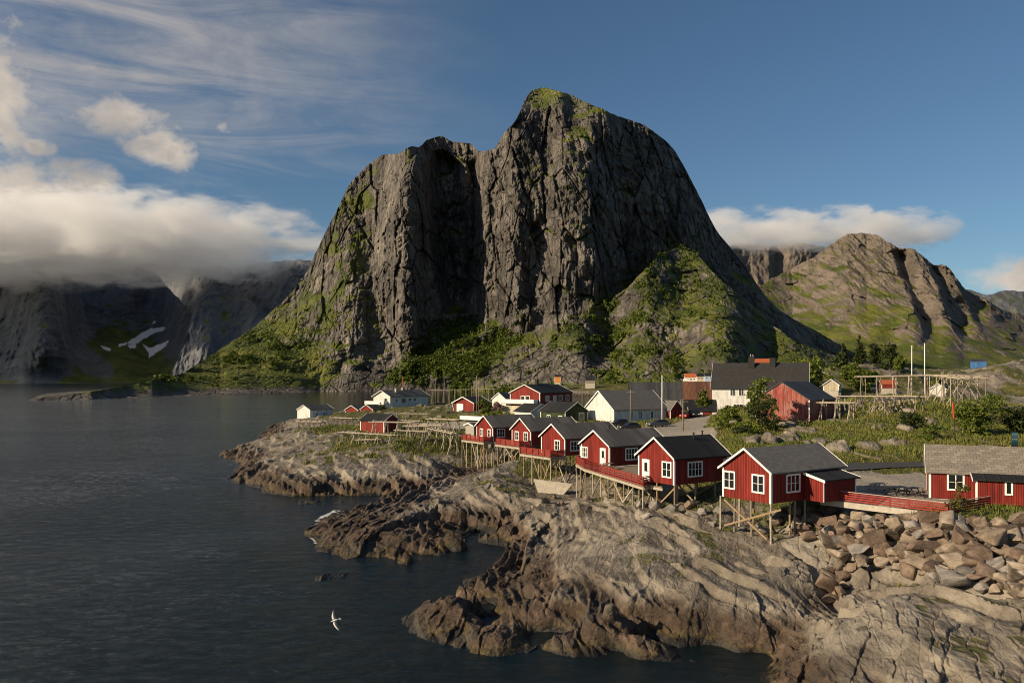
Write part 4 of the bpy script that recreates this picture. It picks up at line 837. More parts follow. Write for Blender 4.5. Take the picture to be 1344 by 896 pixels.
# decks (rails only; their posts follow once the ground exists)
def front_deck(key, depth, ya, yb, z=-0.10):
    r, L, W, X, Y = HOUSES[key]; x0, y0, y1 = -L / 2, -W / 2, W / 2
    deck(r, [(x0 - depth, y0 + ya), (x0 - .035, y0 + ya), (x0 - .035, y1 + yb), (x0 - depth, y1 + yb)], z)
    railing(r, [(x0 - .1, y0 + ya + .06), (x0 - depth + .06, y0 + ya + .06), (x0 - depth + .06, y1 + yb - .06), (x0 - .1, y1 + yb - .06)], z, 0.95, 5)
front_deck('a', 1.9, -0.1, 2.0); front_deck('b', 2.2, -0.1, 1.6); front_deck('c', 2.6, -0.2, 1.6)
big = empty('terrace_deck', P(805, 622, 6.3), math.radians(33), 'long red railed deck joining the white doored cabins above the rocks', 'deck')
def to_local(r, w): return r.matrix_basis.inverted() @ Vector((w.x, w.y, w.z))
def corner_w(key, fx, fy): r, L, W, X, Y = HOUSES[key]; return loc2w(r, fx * L / 2, fy * W / 2)
Z_D = 6.42
dk = [P(756, 608, Z_D), P(767, 614.5, Z_D), P(845, 638.5, Z_D), P(866, 633.2, Z_D)]
e_r = HOUSES['e']; d_r = HOUSES['d']
ep = [loc2w(e_r[0], -e_r[1] / 2 - .05, -e_r[2] / 2 + 1.6), loc2w(e_r[0], -e_r[1] / 2 - .05, e_r[2] / 2 + .05), loc2w(e_r[0], -e_r[1] / 2 + 3.4, e_r[2] / 2 + .05)]
dp_ = [loc2w(d_r[0], -d_r[1] / 2 + 4.5, -d_r[2] / 2 - .05), loc2w(d_r[0], -d_r[1] / 2 - .05, -d_r[2] / 2 - .05), loc2w(d_r[0], -d_r[1] / 2 - .05, d_r[2] / 2 + .3)]
BIGPOLY = [to_local(big, q) for q in dk[:3] + [dk[3]] + ep + dp_]; zb = Z_D - 6.3
deck(big, [(q.x, q.y) for q in BIGPOLY], zb)
cen = sum(BIGPOLY[:4], Vector()) / 4
ins = [q + (cen - q).normalized() * 0.08 for q in BIGPOLY]
railing(big, [(q.x, q.y) for q in [ins[9], ins[0], ins[1], ins[2], ins[3]]], zb, 0.95, 4)
railing(big, [(q.x, q.y) for q in [ins[1], ins[1].lerp(ins[2], 0.30) + Vector((1.6, .9, 0)) * 0.0]], zb, 0.95, 4)

# the long cabin at the right edge
HOUSES['g'] = house('cabin', 'long red cabin with a tan slate roof and black porch roof beside the fenced yard', P(1219.5, 652.5, 6.62), -26, 6.4, 17, 2.35, 1.95, RED, TAN_SLATE, cat='cabin', group=G, base=0.35, side=((1.5, .85, 1.1, 1.25), (9.9, .85, 1.6, 1.25, 3), (13.6, .85, 1.6, 1.25, 3)))
r, L, W, X, Y = HOUSES['g']
po = lean_to(r, -L / 2 + 3.4, -L / 2 + 7.7, -W / 2, 2.1, 2.25, 0.28, RED, BLACK_ROOF)
window(po, (-L / 2 + 5.6, -W / 2 - 2.1, .95), (1, 0, 0), None, (0, -1, 0), .35, .95, 1, 1)

# pale lean-to shed beside the farthest cabin, link between cabins
house('shed', 'small pale grey shed squeezed beside the farthest red cabin', P(611, 574, 6.6), 33, 3.0, 4, 2.2, 0.35, plain('pale_grey_panel', (0.30, 0.28, 0.24), 0.8, 0.15), DARK_TIN, TRIM, 'shed', corner=(0, 1), corners=False, base=0)

# ---------------------------------------------------------------- the village behind
r, *_ = house('house', 'two storey red house with white balcony and dark roof above the cabins', P(708.7, 543, 8.4), 55, ('px', 669.5), 16, 5.2, 2.0, RED_FAR, BLACK_ROOF, side=((2.6, 3.2, 1.6, 1.2, 3), (6.2, 3.2, 1.6, 1.2, 3), (9, 3.2, 1.6, 1.2, 3), (12.5, 3.2, 1.6, 1.2, 3), (7, .8, 2.2, 1.0, 3)), front=((3.2, 3.3, 1.0, 1.1, 1, 1), (4.7, 3.3, 1.0, 1.1, 1, 1)))
L, W = 16, _[1]
chimney(r, -2, 0.3, 6.4, 8.6, 0.7)
m = MB(); m.box((-L / 2 - 2.0, -W / 2 + .6, 2.45), (-L / 2 - .035, W / 2 + 1.3, 2.65)); b = m.build('balcony', CONC, r)
m = MB(); m.box((-L / 2 - 2.0, -W / 2 + .6, 2.655), (-L / 2 - 1.9, W / 2 + 1.3, 3.6)); m.box((-L / 2 - 1.895, -W / 2 + .6, 2.655), (-L / 2 - .035, -W / 2 + .7, 3.6)); m.box((-L / 2 - 1.895, W / 2 + 1.2, 2.655), (-L / 2 - .035, W / 2 + 1.3, 3.6)); m.build('railing', TRIM, b)
MB().box((-L / 2 - 1.7, -W / 2 + 1.0, -.3), (-L / 2 - .035, W / 2 + 1.0, 1.95)).build('lower_wall', CREAM, r)
m = MB(); m.xprism([(-1.5, 5.4), (4.6, 5.4), (4.6, 6.3), (2.6, 7.35), (.6, 6.3)], 2, 7.5); m.build('rear_wing', TRIM, r)
MB().xprism([(.3, 6.2), (2.6, 7.4), (5, 6.1), (5, 6.25), (2.6, 7.56), (.3, 6.35)], 1.7, 8).build('wing_roof', BLACK_ROOF, r)
r, L, W, *_ = house('house', 'small dark green house with a black roof behind the grey roofed cabins', P(742, 556, 7.3), 123, 6.3, 9.5, 2.6, 2.0, GREEN_BOARD, BLACK_ROOF, corner=(0, 1), front=((1.2, .9, 1.3, 1.35, 1, 1),), left=((1.2, .7, 1.2, .9), (5.6, .7, 1.2, .9)))
r, L, W, *_ = house('house', 'low house showing only its black roof between red and green houses', PD(697, 188, 7.2), 123, 6, 7, 2.2, 1.7, WHITE_BOARD, BLACK_ROOF, corner=(0, 1))
r, L, W, *_ = house('warehouse', 'long white warehouse with a grey slate roof behind the parked cars', P(806, 555.5, 7.5), 33, ('px', 767.5), ('px', 876), 2.95, 4.0, WHITE_BOARD, GREY_SLATE, cat='warehouse', bargew=0.3, side=((4.5, .9, .8, 1.5, 2, 3), (7.2, .9, .8, 1.5, 2, 3), (10.6, .9, .8, 1.5, 2, 3)))
MB().box((-L / 2 - .4, 1.6, .2), (-L / 2 - .01, 2.6, 1.0)).build('vent_box', PALE_WOOD, r)
r, L, W, *_ = house('house', 'tall white house with a huge steep black slate roof and two chimneys', P(935, 538, 8.8), -20, 12.5, 24, 6.2, 6.4, WHITE_BOARD, DARK_SLATE, over=0.5, side=((4.7, 4.0, 1.2, 1.6, 2, 3), (6.9, 4.0, 1.2, 1.6, 2, 3), (9.1, 4.0, 1.2, 1.6, 2, 3), (5.5, .6, 2.4, 1.0, 3, 1), (13, 4.0, 1.2, 1.6, 2, 3), (16, 4.0, 1.2, 1.6, 2, 3)))
chimney(r, -2.2, -0.8, 11.2, 14.4, 1.6); chimney(r, 3.2, -0.6, 11.2, 14.0, 1.5)
m = MB(); m.beam((-2.4, -.8, 14.4), (-2.4, -.8, 15.1), .25, n=8); m.beam((-1.8, -.8, 14.4), (-1.8, -.8, 15.0), .25, n=8); m.build('chimney_pot', CONC, [c for c in COL.objects if c.parent == r and c.name.startswith('roof')][0])
BARN = house('barn', 'weathered red barn with a plain boarded gable on posts above the rocks', P(1062.6, 557, 9.6), 50, ('px', 991), 12.5, 4.0, 2.9, RED_WORN, DARK_TIN, None, 'barn', base=0, over=0.2)
r, L, W, *_ = BARN
m = MB(); m.box((-L / 2 - .04, -W / 2 - .03, 0), (-L / 2 - .003, -W / 2 + .16, 4)); m.build('corner_board', TRIM, r)
m = MB(); m.box((-L / 2 - .04, W / 2 - .16, 0), (-L / 2 - .003, W / 2 + .03, 4)); m.build('corner_board', TRIM, r)
r, L, W, *_ = house('garage', 'red garage with a white door and slanted white corner boards by the track', P(621.8, 540.8, 8.0), 50, ('px', 596.5), 6.5, 2.6, 1.5, RED_FAR, BLACK_ROOF, cat='garage', corners=False, over=0.6, bargew=0.25)
m = MB(); m.box((-L / 2 - .05, W / 2 - 3.4, .05), (-L / 2 - .003, W / 2 - .9, 2.2)); m.build('garage_door', TRIM, r)
for y, dy in ((-W / 2, -.55), (W / 2, .55)): MB().beam((-L / 2 - .14, y, 0), (-L / 2 - .5, y + dy, 2.5), .2, .14).build('slanted_board', TRIM, r)
r, L, W, *_ = house('boathouse', 'red boathouse with a black roof among the drying racks', P(473, 567.5, 5.3), -35, 4.6, ('px', 504), 2.75, 1.3, RED_FAR, BLACK_ROOF, cat='boathouse', group='red boathouses on the point')
r, L, W, *_ = house('boathouse', 'white boathouse with a grey roof alone at the tip of the point', P(407, 549.5, 4.3), 60, 5.6, ('px', 437), 2.9, 1.4, WHITE_BOARD, GREY_SHEET, cat='boathouse', side=((2.6, 1.1, .9, .7), (6.0, 1.1, .9, .7)))
for i in range(5):
    MB().beam((-L / 2 + .3, -W / 2 + .2 + i * (W - .4) / 4, -1.6), (-L / 2 + .3, -W / 2 + .2 + i * (W - .4) / 4, -.02), .2, n=8).build('pile', GREY_WOOD, r)
r, L, W, *_ = house('house', 'long white house with white balcony and grey roof at the waterside', P(512, 534.5, 7.0), 60, 7.6, ('px', 562), 4.0, 2.0, WHITE_BOARD, GREY_SHEET, over=0.6, front=((1.4, 2.0, 1.2, 1.2, 1, 1),), side=((3, 2, 1.3, 1.0), (6.5, 1.4, 2.6, 1.6, 3), (11, 2, 1.3, 1.0), (14, 2, 1.3, 1.0)))
chimney(r, -5.2, -1.4, 4.6, 6.8, .7, CONC); chimney(r, 0.5, 0, 5.2, 7.0, .6, CONC)
MB().box((-L / 2 - 2.2, -W / 2 + 1.2, 1.0), (-L / 2 - .035, W / 2 + 2.4, 1.2)).build('balcony', CONC, r)
m = MB(); m.box((-L / 2 - 2.2, -W / 2 + 1.2, 1.205), (-L / 2 - 2.1, W / 2 + 2.4, 2.25)); m.box((-L / 2 - 2.095, -W / 2 + 1.2, 1.205), (-L / 2 - .04, -W / 2 + 1.3, 2.25)); m.build('railing', TRIM, r)
house('boathouse', 'small red gable beside the white boathouse', P(470, 546, 4.6), 62, 5.6, 7, 2.0, 1.5, RED_FAR, GREY_SHEET, cat='boathouse', base=.8, group='red boathouses on the point')
house('boathouse', 'half hidden red boathouse under the balcony of the long white house', P(489, 545, 5.0), 62, 5.0, 6, 2.0, 1.4, RED_FAR, GREY_SHEET, cat='boathouse', base=.8, group='red boathouses on the point')
house('cottage', 'small white cottage behind the pink blossoming bush', P(664, 534, 8.6), 50, 5.6, 7, 2.4, 1.9, WHITE_BOARD, DARK_TIN, cat='cottage')
r, L, W, *_ = house('shed', 'small dark red shed with grey roof behind a white pole', P(880, 552, 7.7), 123, 3.6, 6.0, 2.5, 1.9, RED_FAR, GREY_SLATE, cat='shed', corner=(0, 1), group='sheds by the parking lane')
house('shed', 'low white and red lean-to shed below the rusty roof', P(905, 550, 7.8), -10, 4, ('px', 940), 1.9, 0.7, WHITE_BOARD, BLACK_ROOF, cat='shed', flat=True, group='sheds by the parking lane', sdoor=((3.1, 1.8, 1.6, RED_FAR, False),))
house('quay_shed', 'broad quay shed with a dark tin roof behind the white warehouse', PD(826, 262, 6.0), -8, 15, ('px', 897), 4.4, 5.6, GREY_WOOD, DARK_TIN, None, 'warehouse', base=2, group='big quay sheds')
house('quay_shed', 'big quay shed with a rust brown roof beside the tall white house', PD(898.3, 258, 6.0), -8, 15, 13, 4.6, 5.6, GREY_WOOD, RUST, None, 'warehouse', base=2, group='big quay sheds')
house('shed', 'low shed showing a black roof below the rusty roofed quay shed', PD(896, 205, 7.0), -10, 9, 8.5, 2.2, 2.4, CREAM, BLACK_ROOF, cat='shed', group='sheds by the parking lane')
# beyond the village, under the mountain and behind the barn
far = 'far houses under the mountain'
house('house', 'tiny white house with an orange roof across the water', PD(899, 760, 15), -8, 8, 11, 4.2, 3.4, WHITE_BOARD, TILE, cat='house', base=9, side=((1.5, 1.6, 1.4, 1.4), (5, 1.6, 1.4, 1.4), (8, 1.6, 1.4, 1.4)), group=far, flat=False)
house('house', 'tiny cream house with a dark roof beside the orange roofed one', PD(914.5, 755, 14), -8, 8, 7.5, 6, 2.6, CREAM, BLACK_ROOF, base=9, side=((1.2, 3.6, 1.4, 1.4), (4.2, 3.6, 1.4, 1.4)), group=far, flat=False)
house('house', 'tiny pale blue house with a dark roof against the tall white house', PD(925, 752, 15), -8, 8, 9, 5.5, 2.6, plain('pale_blue_paint', (0.35, 0.45, 0.60)), BLACK_ROOF, base=9, side=((1.2, 3, 1.4, 1.4), (5, 3, 1.4, 1.4)), group=far, flat=False)
house('house', 'tiny white shed by the far shore road', PD(897, 740, 13.6), -8, 4, 4, 2.4, 1.4, WHITE_BOARD, TRIM, None, base=7, group=far, flat=False)
house('house', 'bright orange house behind the dark roof of the balcony house', PD(727.5, 880, 14), -12, 7, 7, 6.2, 2.0, ORANGE_BOARD, BLACK_ROOF, base=6, side=((1.5, 3, 1.2, 1.2), (4, 3, 1.2, 1.2)), group=far, flat=False)
house('house', 'tiny dark roofed house on the shore road below the scree', PD(768, 880, 13), -12, 8, 11, 3.4, 4.0, GREY_WOOD, BLACK_ROOF, base=8, group=far, flat=False)
house('house', 'cream gabled house with a chimney behind the weathered barn', PD(1101, 205, 14.2), 62, 3.8, 6, 1.4, 1.4, CREAM, DARK_TIN, base=3, group='houses behind the hill', flat=False)
r, L, W, *_ = house('house', 'red house half hidden behind the upper drying rack', PD(1157, 225, 14.6), -15, 5, 3.9, 1.2, 1.0, RED_FAR, TILE, base=2, group='houses behind the hill', flat=False)
house('house', 'small white gable peeping out behind the upper drying rack', PD(1241, 215, 12.5), 65, 3.6, 6, 2.0, 1.3, WHITE_BOARD, GREY_SHEET, base=2, group='houses behind the hill', flat=False)
house('house', 'red roof behind the chimneys of the tall white house', PD(992, 300, 22), -15, 6, 6, 1.2, 1.6, WHITE_BOARD, TILE, base=6, group='houses behind the hill', flat=False)
house('warehouse', 'blue walled shed in the rock cutting beside the stone knoll', PD(1275, 420, 22), -25, 7, 7, 4.6, 1.2, boards('blue_boards', (0.06, 0.16, 0.36)), DARK_TIN, None, 'warehouse', base=14, group='houses behind the hill', flat=False)

# hollows under the front of each cabin, where the posts stand on bare rock
def hollow(key, xa, xb, ya, yb, zt):
    r, L, W, X, Y = HOUSES[key]
    CLEAR.append(([tuple(loc2w(r, x, y)[:2]) for x, y in ((-L / 2 + xa, -W / 2 + ya), (-L / 2 + xb, -W / 2 + ya), (-L / 2 + xb, W / 2 + yb), (-L / 2 + xa, W / 2 + yb))], zt, 0))
hollow('a', -3.5, 3.5, -1.0, 2.5, 1.7); hollow('b', -2.5, 2, 0, 1.5, 4.6); hollow('c', -3.5, 3.0, -1.5, 1.5, 3.8); hollow('e', -1.5, 4.5, -1.2, 0.5, 4.7); hollow('f', -1.5, 3.4, -0.6, 0.4, 3.7); hollow('f', 3.4, 6, -0.3, 0, 5.4)
CLEAR.append(([tuple(loc2w(big, q.x, q.y)[:2]) for q in (BIGPOLY[0], BIGPOLY[1], BIGPOLY[2], BIGPOLY[3], BIGPOLY[5], BIGPOLY[8])], 4.0, 0))

for key, x, y, zz in (('c', 1.5, .5, 4.7), ('d', -2.0, .6, 4.7), ('e', 1.0, -.5, 4.75), ('e', 3.2, .4, 4.8)):
    r, L, W, X, Y = HOUSES[key]; rf = [c for c in COL.objects if c.parent == r and c.name.split('.')[0] == 'roof'][0]
    m = MB(); m.beam((x, y, 3.6), (x, y, zz), .16, n=8); m.beam((x, y, zz), (x, y, zz + .08), .26, n=8); m.build('vent_pipe', DARK, rf)

CLEAR.append((ppoly([(702, 634, 2.5), (753, 640, 2.5), (758, 652, 2.0), (735, 668, 1.8), (705, 662, 1.8)]), 2.1, 0))
# ---------------------------------------------------------------- the land sheet (finer where it is nearer)
def land():
    a = np.linspace((205 - CX) / F, (1470 - CX) / F, 1180)
    d = np.concatenate([np.geomspace(33, 44, 150)[:-1], np.geomspace(44, 130, 760)[:-1], np.geomspace(130, 420, 260)[:-1], np.geomspace(420, 1700, 90)])
    A, D = np.meshgrid(a, d); X = A * D; Y = D
    z, b, r, n0, made, oc, rf = height(X, Y, True)
    gx = np.gradient(z, axis=1) / np.maximum(np.gradient(X, axis=1), 1e-6); gy = np.gradient(z, axis=0) / np.gradient(Y, axis=0)
    sl = np.hypot(gx, gy)
    v = (1 - r) * sstep(sl, 1.3, 0.6)
    n = fbm(X / 2.2, Y / 3, 4, 831)
    # turf that has crept onto the rock, in hollows out of reach of the spray
    v = np.maximum(v, sstep(b + 1.6 * n + 1.4 * fbm(X / 8, Y / 11, 3, 836), 3.9, 4.9) * sstep(sl, 0.75, 0.35) * sstep(r, 1.01, 0.3))
    v = np.maximum(v, 0.9 * sstep(n + 0.6 * fbm(X / 12, Y / 16, 3, 837), 0.26, 0.44) * sstep(b, 2.7, 3.5) * sstep(sl, 0.7, 0.3))
    v = v * (1 - made) * (1 - oc)
    bank = sstep(-poly_sdf(X, Y, BANK), -0.6, 0.6); v = v * (1 - bank)
    v = v * (1 - rf * sstep(fbm(X / 14, Y / 30, 5, 841) + 0.25 * sl, 0.0, 0.22))
    made = np.maximum(made, 0.45 * bank)
    o = grid_mesh('shore_ground', X, Y, z, M_SHORE, {'veg': v, 'gravel': made})
    tag(o, kind='structure')
    return X, Y, z, v
LX, LY, LZ, LV = land()

def foam():
    n = fbm(LX / 1.1, LY / 2.0, 4, 871) + 0.9 * fbm(LX / 9, LY / 14, 3, 872)
    k = (np.abs(LZ - 0.02) < 0.16) & (n > 0.05) & (LY > 55) & (LY < 200) & (np.minimum(np.hypot(LX - P(403, 703, 0).x, (LY - P(403, 703, 0).y) * .6), np.hypot(LX - P(424, 679, 0).x, (LY - P(424, 679, 0).y) * .6)) < 3.2)
    q = np.argwhere(k[:-1, :-1]); i, j = q[:, 0], q[:, 1]
    v = np.stack([np.stack([LX[a, b], LY[a, b], np.full(len(i), .035)], 1) for a, b in ((i, j), (i, j + 1), (i + 1, j + 1), (i + 1, j))], 1).reshape(-1, 3)
    me = bpy.data.meshes.new('foam'); me.from_pydata(v.tolist(), [], np.arange(len(v)).reshape(-1, 4).tolist())
    m, t, b = new_mat('sea_foam'); b.inputs['Base Color'].default_value = (.55, .54, .50, 1); me.materials.append(m)
    o = bpy.data.objects.new('foam', me); COL.objects.link(o); tag(o, 'white wash where small waves break on the rock points', 'foam', None, 'stuff')
foam()
# ---------------------------------------------------------------- posts under the cabins and decks
def grid_pts(L, W, xs, ys): return [(-L / 2 + x, -W / 2 + y) for x in xs for y in ys]
def snake(L, W, xs, ys):
    out = []
    for i, x in enumerate(xs):
        yy = ys if i % 2 == 0 else ys[::-1]; out += [(-L / 2 + x, -W / 2 + y) for y in yy]
    return out
for key, xs, ys, sd in (('a', (-1.7, 0.2, 2.4, 4.6), (0.1, 2.2, 4.3, 6.0, 7.6), 1), ('b', (-2.0, 0.2, 2.6), (0.1, 2.4, 4.6, 6.6), 2), ('c', (-2.4, 0.2, 2.6), (0.0, 2.3, 4.5, 6.6), 3), ('f', (0.15, 2.6), (0.15, 2.2, 4.0, 5.6), 4), ('e', (0.2, 3.0, 5.8), (0.15, 2.6, 5.2), 5)):
    r, L, W, X, Y = HOUSES[key]; piles(r, snake(L, W, xs, ys), -0.12 if key in 'abc' else -0.01, 0.18, (GREY_WOOD, PALE_WOOD, NEW_WOOD), key != 'f', sd)
r, L, W, X, Y = HOUSES['f']
piles(r, [(-L / 2 + 4.6, -W / 2 + .15), (-L / 2 + 3.2, -W / 2 + .1)], -0.01, 0.18, (GREY_WOOD,), False, 9)
MB().beam((-L / 2 - .1, W / 2 - .3, -.25), (-L / 2 - .1, -W / 2 + .3, -3.0), .11, .16).build('brace', NEW_WOOD, r)
MB().beam((-L / 2 - .24, W / 2 - .4, -2.5), (-L / 2 - .24, -W / 2 - 1.2, -.3), .11, .16).build('brace', NEW_WOOD, r)
pts = []
for a, b, n in ((BIGPOLY[0], BIGPOLY[1], 2), (BIGPOLY[1], BIGPOLY[2], 7), (BIGPOLY[2], BIGPOLY[3], 2)):
    for i in range(n): q = a.lerp(b, i / n); q = q + (cen - q).normalized() * 0.25; pts.append((q.x, q.y))
q = BIGPOLY[3] + (cen - BIGPOLY[3]).normalized() * .25; pts.append((q.x, q.y))
piles(big, pts, zb - .34, 0.16, (GREY_WOOD, PALE_WOOD, NEW_WOOD), True, 6)
inn = [q.lerp(cen, 0.45) for q in (BIGPOLY[0], BIGPOLY[1].lerp(BIGPOLY[2], .3), BIGPOLY[1].lerp(BIGPOLY[2], .65), BIGPOLY[2])]
piles(big, [(q.x, q.y) for q in inn], zb - .1, 0.16, (GREY_WOOD, NEW_WOOD), True, 7)
r, L, W, X, Y = BARN
for i in range(6): 
    y = -W / 2 + .2 + i * (W - .4) / 5; w = loc2w(r, -L / 2 + .3, y); MB().beam((-L / 2 + .3, y, min(-.6, ground(w.x, w.y) - 9.9)), (-L / 2 + .3, y, 0), .22, n=8).build('pile', GREY_WOOD, r)

# ---------------------------------------------------------------- fenced yard
def curb_and_fence():
    b0, b1, b2 = P(1077.5, 656, 6.5), P(1245, 676, 6.5), P(1299, 666.5, 6.5)
    o = empty('fence', b0, 0, 'low red board fence with pale top rail along the yard above the boulders', 'fence')
    pts = [(q.x - b0.x, q.y - b0.y) for q in (b0, b1, b2)]
    railing(o, pts, 0.12, 0.82, 4, RAIL_RED, True, plain('sun_bleached_rail', (0.42, 0.30, 0.24), 0.8, 0.2), 'rails')
    m = MB()
    for a, b in zip(pts[:-1], pts[1:]): m.beam((a[0], a[1], -.14), (b[0], b[1], -.14), 0.34, 0.48)
    m.build('kerb', CONC, o)
curb_and_fence()
def table(name, label, loc, rz, length=1.8, mat=GREY_WOOD):
    r = empty(name, loc, rz, label, 'table', 'picnic tables')
    m = MB()
    for i in range(5): m.box((-length / 2, -.36 + i * .15, .70), (length / 2, -.36 + i * .15 + .13, .74))
    m.build('tabletop', mat, r)
    for s in (-1, 1):
        b = MB(); b.box((-length / 2, s * .78 - .14, .42), (length / 2, s * .78 + .14, .46)); b.build('bench', mat, r)
        l = MB(); x = s * (length / 2 - .3); l.beam((x, -.62, 0), (x, -.2, .69), .09, .05); l.beam((x, .62, 0), (x, .2, .69), .09, .05); l.beam((x, -.9, .37), (x, .9, .37), .09, .05); l.build('leg', mat, r)
def on(px, py, z): q = P(px, py, z); q.z = max(z - .3, ground(q.x, q.y)) + 0.0; return q
table('picnic_table', 'pale picnic table in the yard nearest the slate roofed cabin', on(1152, 644, 6.6), .5, 1.9, PALE_WOOD)
table('picnic_table', 'dark picnic table in the yard near the middle of the red fence', on(1177, 649, 6.6), .4, 1.9, DARK)
table('picnic_table', 'dark picnic table in the yard closest to the long cabin', on(1197, 650, 6.6), .6, 1.6, DARK)
q = loc2w(big, *(BIGPOLY[9].lerp(BIGPOLY[3], .38))[:2], zb); table('picnic_table', 'grey picnic table on the long shared deck', q, .7, 1.9, GREY_WOOD)

# retaining wall below the cabins
wl = [P(701, 628, 3.9), P(752, 634.5, 3.5)]
d = (wl[1] - wl[0]).normalized(); nn = Vector((d.y, -d.x, 0)) * .25
m = MB(); a, b = wl; prof = [(0, a.z), (1, b.z), (.55, 0.6), (.2, 0.8)]
m.add([tuple(a.lerp(b, u) * 1.0)[:2] + (z,) for u, z in prof] + [tuple(a.lerp(b, u) + nn)[:2] + (z,) for u, z in prof], [(0, 1, 2, 3), (7, 6, 5, 4)] + [(i, (i + 1) % 4, 4 + (i + 1) % 4, 4 + i) for i in range(4)])
tag(m.build('retaining_wall', CONC), 'pale concrete retaining wall in the rocks under the cabins', 'wall')
q0, q1 = P(604, 549.5, 7.9), P(640, 551, 7.9)
m = MB(); m.beam((q0.x, q0.y, 8.2), (q1.x, q1.y, 8.2), .3, .9); tag(m.build('parapet', TRIM), 'long white parapet along the track behind the farthest cabin', 'wall')

# road
me = bpy.data.meshes.new('road'); ctr = [P(x, y, 7.2) for x, y in ((1060, 616), (1085, 614), (1150, 609.8), (1240, 608.6), (1330, 608), (1420, 608))]
vs = []
for i, c in enumerate(ctr):
    t_ = (ctr[min(i + 1, 5)] - ctr[max(i - 1, 0)]).normalized(); s_ = Vector((-t_.y, t_.x, 0)); vs += [c + s_ * 2.6 + Vector((0, 0, .0)), c - s_ * 2.6]
me.from_pydata([tuple(v) for v in vs], [], [(2 * i, 2 * i + 1, 2 * i + 3, 2 * i + 2) for i in range(5)]); me.materials.append(ASPH)
ro = bpy.data.objects.new('road', me); COL.objects.link(ro); tag(ro, kind='structure')

# ---------------------------------------------------------------- boulders
BM_ = []
def boulder_mat(name, c0, c1, c2):
    m, t, b = new_mat(name); oc = t.new('ShaderNodeTexCoord').outputs['Object']; rnd = t.new('ShaderNodeObjectInfo').outputs['Random']
    v = t.vmath('ADD', oc, t.vmath('SCALE', (9, 7, 5), None)); off = t.new('ShaderNodeCombineXYZ'); t.l.new(t.math('MULTIPLY', rnd, 50.0), off.inputs[0]); v = t.vmath('ADD', oc, off.outputs[0])
    n = t.noise(v, 1.6, 7, 0.65); n2 = t.noise(v, 9, 5, 0.65)
    f = t.math('ADD', t.math('ADD', t.math('MULTIPLY', n, .7), t.math('MULTIPLY', n2, .3)), t.math('MULTIPLY', t.math('SUBTRACT', rnd, .5), .22))
    t.l.new(t.ramp(f, [(.34, c0), (.5, c1), (.68, c2)]), b.inputs['Base Color']); b.inputs['Roughness'].default_value = .85
    t.l.new(t.bump(t.math('ADD', n, t.math('MULTIPLY', n2, .5)), .8, .06), b.inputs['Normal']); return m
B_TAN = boulder_mat('tan_boulder', (.085, .064, .046), (.20, .155, .112), (.34, .28, .21)); B_GREY = boulder_mat('grey_boulder', (.09, .082, .075), (.19, .17, .15), (.33, .30, .26)); B_BROWN = boulder_mat('brown_boulder', (.06, .043, .032), (.14, .098, .07), (.24, .18, .13))
def boulder_mesh(seed, mat):
    rnd = random.Random(seed); bm = bmesh.new()
    for i in range(13):
        z = rnd.uniform(-1, 1); a = rnd.uniform(0, 6.283); s = math.sqrt(1 - z * z); k = rnd.uniform(.8, 1.1)
        bm.verts.new((s * math.cos(a) * k, s * math.sin(a) * k, z * k * .85))
    h = bmesh.ops.convex_hull(bm, input=bm.verts); bmesh.ops.delete(bm, geom=list({g for g in h['geom_interior'] + h['geom_unused'] if isinstance(g, bmesh.types.BMVert)}), context='VERTS')
    bmesh.ops.dissolve_limit(bm, angle_limit=.30, verts=bm.verts, edges=bm.edges)
    bmesh.ops.bevel(bm, geom=bm.edges[:], offset=.05, segments=1, affect='EDGES')
    bmesh.ops.triangulate(bm, faces=bm.faces); bmesh.ops.subdivide_edges(bm, edges=bm.edges[:], cuts=2, use_grid_fill=True)
    for v in bm.verts:
        p = v.co; q = np.array([p.x * 1.3 + seed, p.x * 2.9]); w = np.array([p.y * 1.3 + p.z, p.y * 2.9 + 2 * p.z])
        v.co *= 1 + .07 * float(perlin(q[:1], w[:1], 900)[0]) + .035 * float(perlin(q[1:], w[1:], 901)[0])
    me = bpy.data.meshes.new('boulder'); bm.to_mesh(me); bm.free(); me.polygons.foreach_set('use_smooth', [True] * len(me.polygons)); me.set_sharp_from_angle(angle=.6) if hasattr(me, 'set_sharp_from_angle') else None
    me.materials.append(mat); return me
BMESH = {k: [boulder_mesh(i * 17 + j * 5 + 3, mt) for i in range(6)] for j, (k, mt) in enumerate((('tan', B_TAN), ('grey', B_GREY), ('brown', B_BROWN)))}
def ray_ground(px, py, d0=38, d1=135):
    D = np.arange(d0, d1, .12); x = (px - CX) / F * D; z = CAMZ + (HY - py) / F * D
    g = height(x, D); i = np.argmax(g >= z); return None if g[i] < z[i] else Vector((x[i], D[i], g[i]))
rnd = random.Random(5)
def put_boulder(px, py, s, colour, place, flatt=None):
    q = ray_ground(px, py)
    if q is None: return
    o = bpy.data.objects.new('boulder', rnd.choice(BMESH[colour])); COL.objects.link(o)
    o.location = q + Vector((0, 0, s * .40)); o.rotation_euler = (rnd.uniform(-.5, .5), rnd.uniform(-.5, .5), rnd.uniform(0, 6.28))
    o.scale = (s * rnd.uniform(.85, 1.3), s * rnd.uniform(.75, 1.05), s * (flatt or rnd.uniform(.58, .85)))
    size = 'small' if s < .5 else 'broad' if s < .85 else 'big'
    tag(o, '%s %s boulder %s' % (size, {'tan': 'tan brown', 'grey': 'pale grey', 'brown': 'dark brown'}[colour], place), 'boulder', 'boulders piled below the yard' if place != 'lying on bare rock under the cabins' else 'boulders on the rocks under the cabins')
